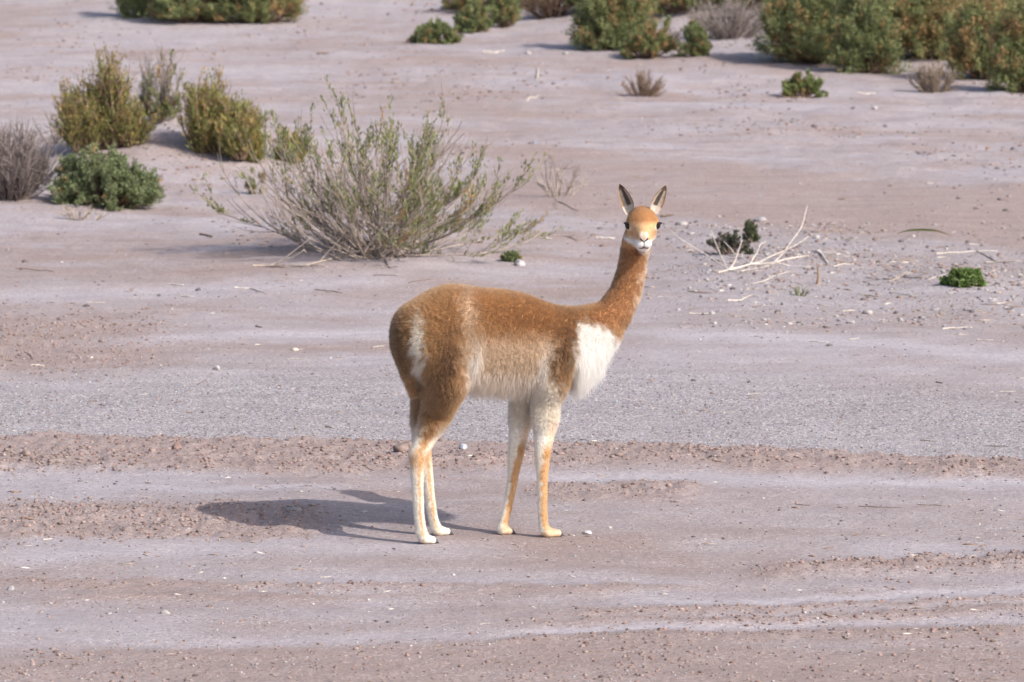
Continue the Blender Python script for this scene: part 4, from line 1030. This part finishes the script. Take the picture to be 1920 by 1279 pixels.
for x_, y_, w_ in [(1555, 648, 14), (47, 491, 16), (298, 555, 11), (270, 600, 9), (372, 545, 14), (1375, 460, 10), (1585, 462, 12), (1690, 455, 14), (1740, 465, 12), (1815, 455, 14), (1660, 240, 12), (1900, 280, 16), (1615, 310, 8), (1480, 205, 10), (1440, 177, 10), (1600, 205, 12), (1870, 318, 14), (1660, 362, 10), (1875, 375, 14), (830, 260, 9),
                   (1300, 715, 12), (1405, 717, 11), (1280, 855, 8), (1182, 879, 7), (218, 1149, 7), (830, 1232, 8), (1555, 1250, 9), (1150, 862, 8), (192, 953, 8), (1640, 1062, 9), (1500, 462, 9), (1455, 445, 10), (1610, 438, 8)]:
    stone(x_, y_, w_ * .8, DK, 'small dark stone lying on ' + where(x_, y_), DS[1], .65)
CL = ("small red-brown earth clod lying on the churned ground", "earth clods on the churned ridges")
cl_list = [(142, 856, 11), (168, 853, 12), (186, 857, 10), (50, 866, 26), (108, 868, 14), (285, 861, 22), (228, 888, 12), (12, 858, 14), (196, 870, 10), (553, 872, 12), (563, 879, 13), (605, 858, 14), (618, 888, 16), (500, 850, 13), (410, 855, 12), (395, 848, 10), (372, 860, 9), (640, 852, 10), (585, 846, 11), (690, 846, 12), (510, 868, 9), (455, 862, 10), (600, 862, 11), (248, 868, 9), (70, 878, 9),
           (1018, 848, 14), (1050, 862, 20), (1078, 846, 9), (1120, 850, 13), (1160, 862, 18), (1186, 842, 12), (1242, 848, 14), (1260, 858, 9), (1300, 862, 10), (1400, 868, 9), (1480, 852, 9), (1445, 845, 14), (1570, 870, 8), (1635, 866, 9), (1790, 870, 11), (1860, 872, 9), (1700, 872, 8),
           (1060, 915, 10), (1090, 922, 9), (1120, 912, 10), (1145, 926, 11), (1180, 918, 10), (1200, 928, 12), (1225, 924, 13), (1255, 916, 15), (1030, 920, 10), (1475, 1072, 13), (1500, 1066, 10), (1530, 1064, 12), (1570, 1060, 14), (1610, 1058, 16), (1650, 1062, 11), (1700, 1060, 10), (1780, 1062, 12), (1440, 1074, 9), (1390, 1080, 9),
           (95, 997, 12), (250, 985, 9), (180, 990, 9), (330, 1002, 10), (130, 972, 12), (40, 976, 11), (210, 970, 9), (420, 990, 8), (700, 990, 10), (640, 985, 9), (190, 640, 14), (260, 620, 10), (140, 630, 11), (70, 618, 10), (330, 560, 9), (1900, 860, 10)]
for x_, y_, w_ in cl_list:
    stone(x_, y_, w_ * .8, CLOD * (.85 + .25 * rng.random()), 'small red-brown earth clod on ' + where(x_, y_), CL[1], .7, "earth_clod", "clod")

# ---- uncountable grit: pebbles of the gravel band, crumbs of the churned ridges, dry litter
def scatter(n, dens, smin, smax, cols, wts, name, label, flat=.65, tv=JV, tf=JF, seed=1, pw=2.2, elong=0):
    g = np.random.default_rng(seed); X, Y = [], []
    got = 0
    while got < n:
        rr = 1 / (1 / 62 + (1 / 13.2 - 1 / 62) * g.random(n * 3)); an = R(7.2) * (2 * g.random(n * 3) - 1)
        x = CAM[0] + rr * np.sin(an); y = CAM[1] + rr * np.cos(an); k = g.random(n * 3) < dens(x, y); X.append(x[k]); Y.append(y[k]); got += k.sum()
    x = np.concatenate(X)[:n]; y = np.concatenate(Y)[:n]; z = H(x, y)
    r = smin + (smax - smin) * g.random(n) ** pw; far = np.clip(np.hypot(x - CAM[0], y - CAM[1]) / 18, 1, 3); r = r * far ** .5
    a = g.random(n) * 6.28; nv_ = len(tv)
    V = tv[None] * (1 + .28 * g.normal(0, 1, (n, nv_, 1)).clip(-1.3, 1.3)) * np.stack([np.ones(n) * (1 + elong * (2 + 3 * g.random(n))), .7 + .5 * g.random(n), flat * (.7 + .6 * g.random(n))], 1)[:, None, :] * r[:, None, None]
    c_, s_ = np.cos(a)[:, None], np.sin(a)[:, None]
    V = np.stack([V[..., 0] * c_ - V[..., 1] * s_, V[..., 0] * s_ + V[..., 1] * c_, V[..., 2]], -1) + np.stack([x, y, z + r * flat * .15], 1)[:, None, :]
    F = (tf[None] + (np.arange(n) * nv_)[:, None, None]).reshape(-1, 3)
    k = g.choice(len(cols), n, p=np.array(wts) / sum(wts)); C = np.array(cols)[k] * (.75 + .5 * g.random(n))[:, None]
    o = mesh_np(name, V.reshape(-1, 3), F, STONE, None, False, vcol=np.repeat(C, nv_, 0)); tag(o, label, None, None, "stuff")
OV = np.array([[1, 0, 0], [-1, 0, 0], [0, 1, 0], [0, -1, 0], [0, 0, 1], [0, 0, -1.0]]); OF = np.array([[0, 2, 4], [2, 1, 4], [1, 3, 4], [3, 0, 4], [2, 0, 5], [1, 2, 5], [3, 1, 5], [0, 3, 5]])
def d_gravel(x, y): return .03 + masks(x, y)[2]
def d_clod(x, y):
    m_ = masks(x, y); return m_[3] * (.35 + .9 * np.clip(fbm(x * 2.2, y * 1.6, 101, 2) - .35, 0, 1) * 2)
def d_any(x, y): return .25 + .75 * np.clip(3 * (fbm(x * .7, y * .5, 103, 3) - .42), 0, 1)
scatter(26000, d_gravel, .0022, .0062, [PALE, GRY, DK, BLU * .9, CLOD], [3, 5, 2, 1.5, 1], "gravel", "fine grey and white gravel covering the band behind the vicuna", tv=OV, tf=OF, seed=3)
scatter(12000, d_clod, .0028, .0105, [CLOD, RED, CLOD * .8], [4, 2, 1], "earth_crumbs", "crumbled red-brown earth along the churned tyre ridges", seed=5, pw=2.6)
scatter(7000, d_any, .0025, .0085, [PALE, GRY * .8, DK, CLOD, RED], [1.2, 1.5, 4, 3, 2], "pebbles", "loose little pebbles and crumbs strewn over the whole flat, extra dark ones imitating shadow specks", seed=7, pw=3)  # heavy share of dark pebbles imitates the shadow specks among clods
scatter(900, d_any, .003, .006, [W_PALE, W_BLEACH, W_BROWN, W_BROWN], [1, 1, 1.5, 1], "plant_litter", "tiny broken bits of dry stalk strewn over the flat", flat=.7, tv=OV, tf=OF, seed=9, pw=2, elong=1.2)

def d_rubble(x, y):
    px, py = proj(x, y, np.zeros_like(x))
    return sstep(1150, 1350, px) * sstep(400, 430, py) * (1 - sstep(540, 640, py)) * (.3 + 1.2 * np.clip(fbm(x * 1.5, y * .9, 111, 3) - .42, 0, 1) * 4)
def d_far(x, y):
    px, py = proj(x, y, np.zeros_like(x)); m_ = masks(x, y)
    return sstep(640, 540, py) * np.clip(5 * (fbm(x * .9, y * .45, 113, 3) - .52), 0, 1) * (1 - .8 * m_[5])
scatter(1700, d_rubble, .0035, .0150, [PALE, GRY * .8, DK, CLOD], [1.2, 2, 2, 2.5], "rubble", "small stones and crumbs strewn beside the red track", seed=13, pw=2.6)
scatter(3800, d_far, .004, .0160, [CLOD, RED, DK, GRY * .8, W_BROWN], [3, 2, 1.5, 1, 1], "far_crumbs", "scattered brown crumbs on the sand around the shrubs", seed=15, pw=2.4, flat=.5)
scatter(500, d_rubble, .003, .006, [W_PALE, W_BLEACH, W_BROWN], [1.5, 1, 1.5], "stalk_bits", "tiny dry stalk bits among the rubble by the red track", flat=.7, tv=OV, tf=OF, seed=17, pw=2, elong=1.6)
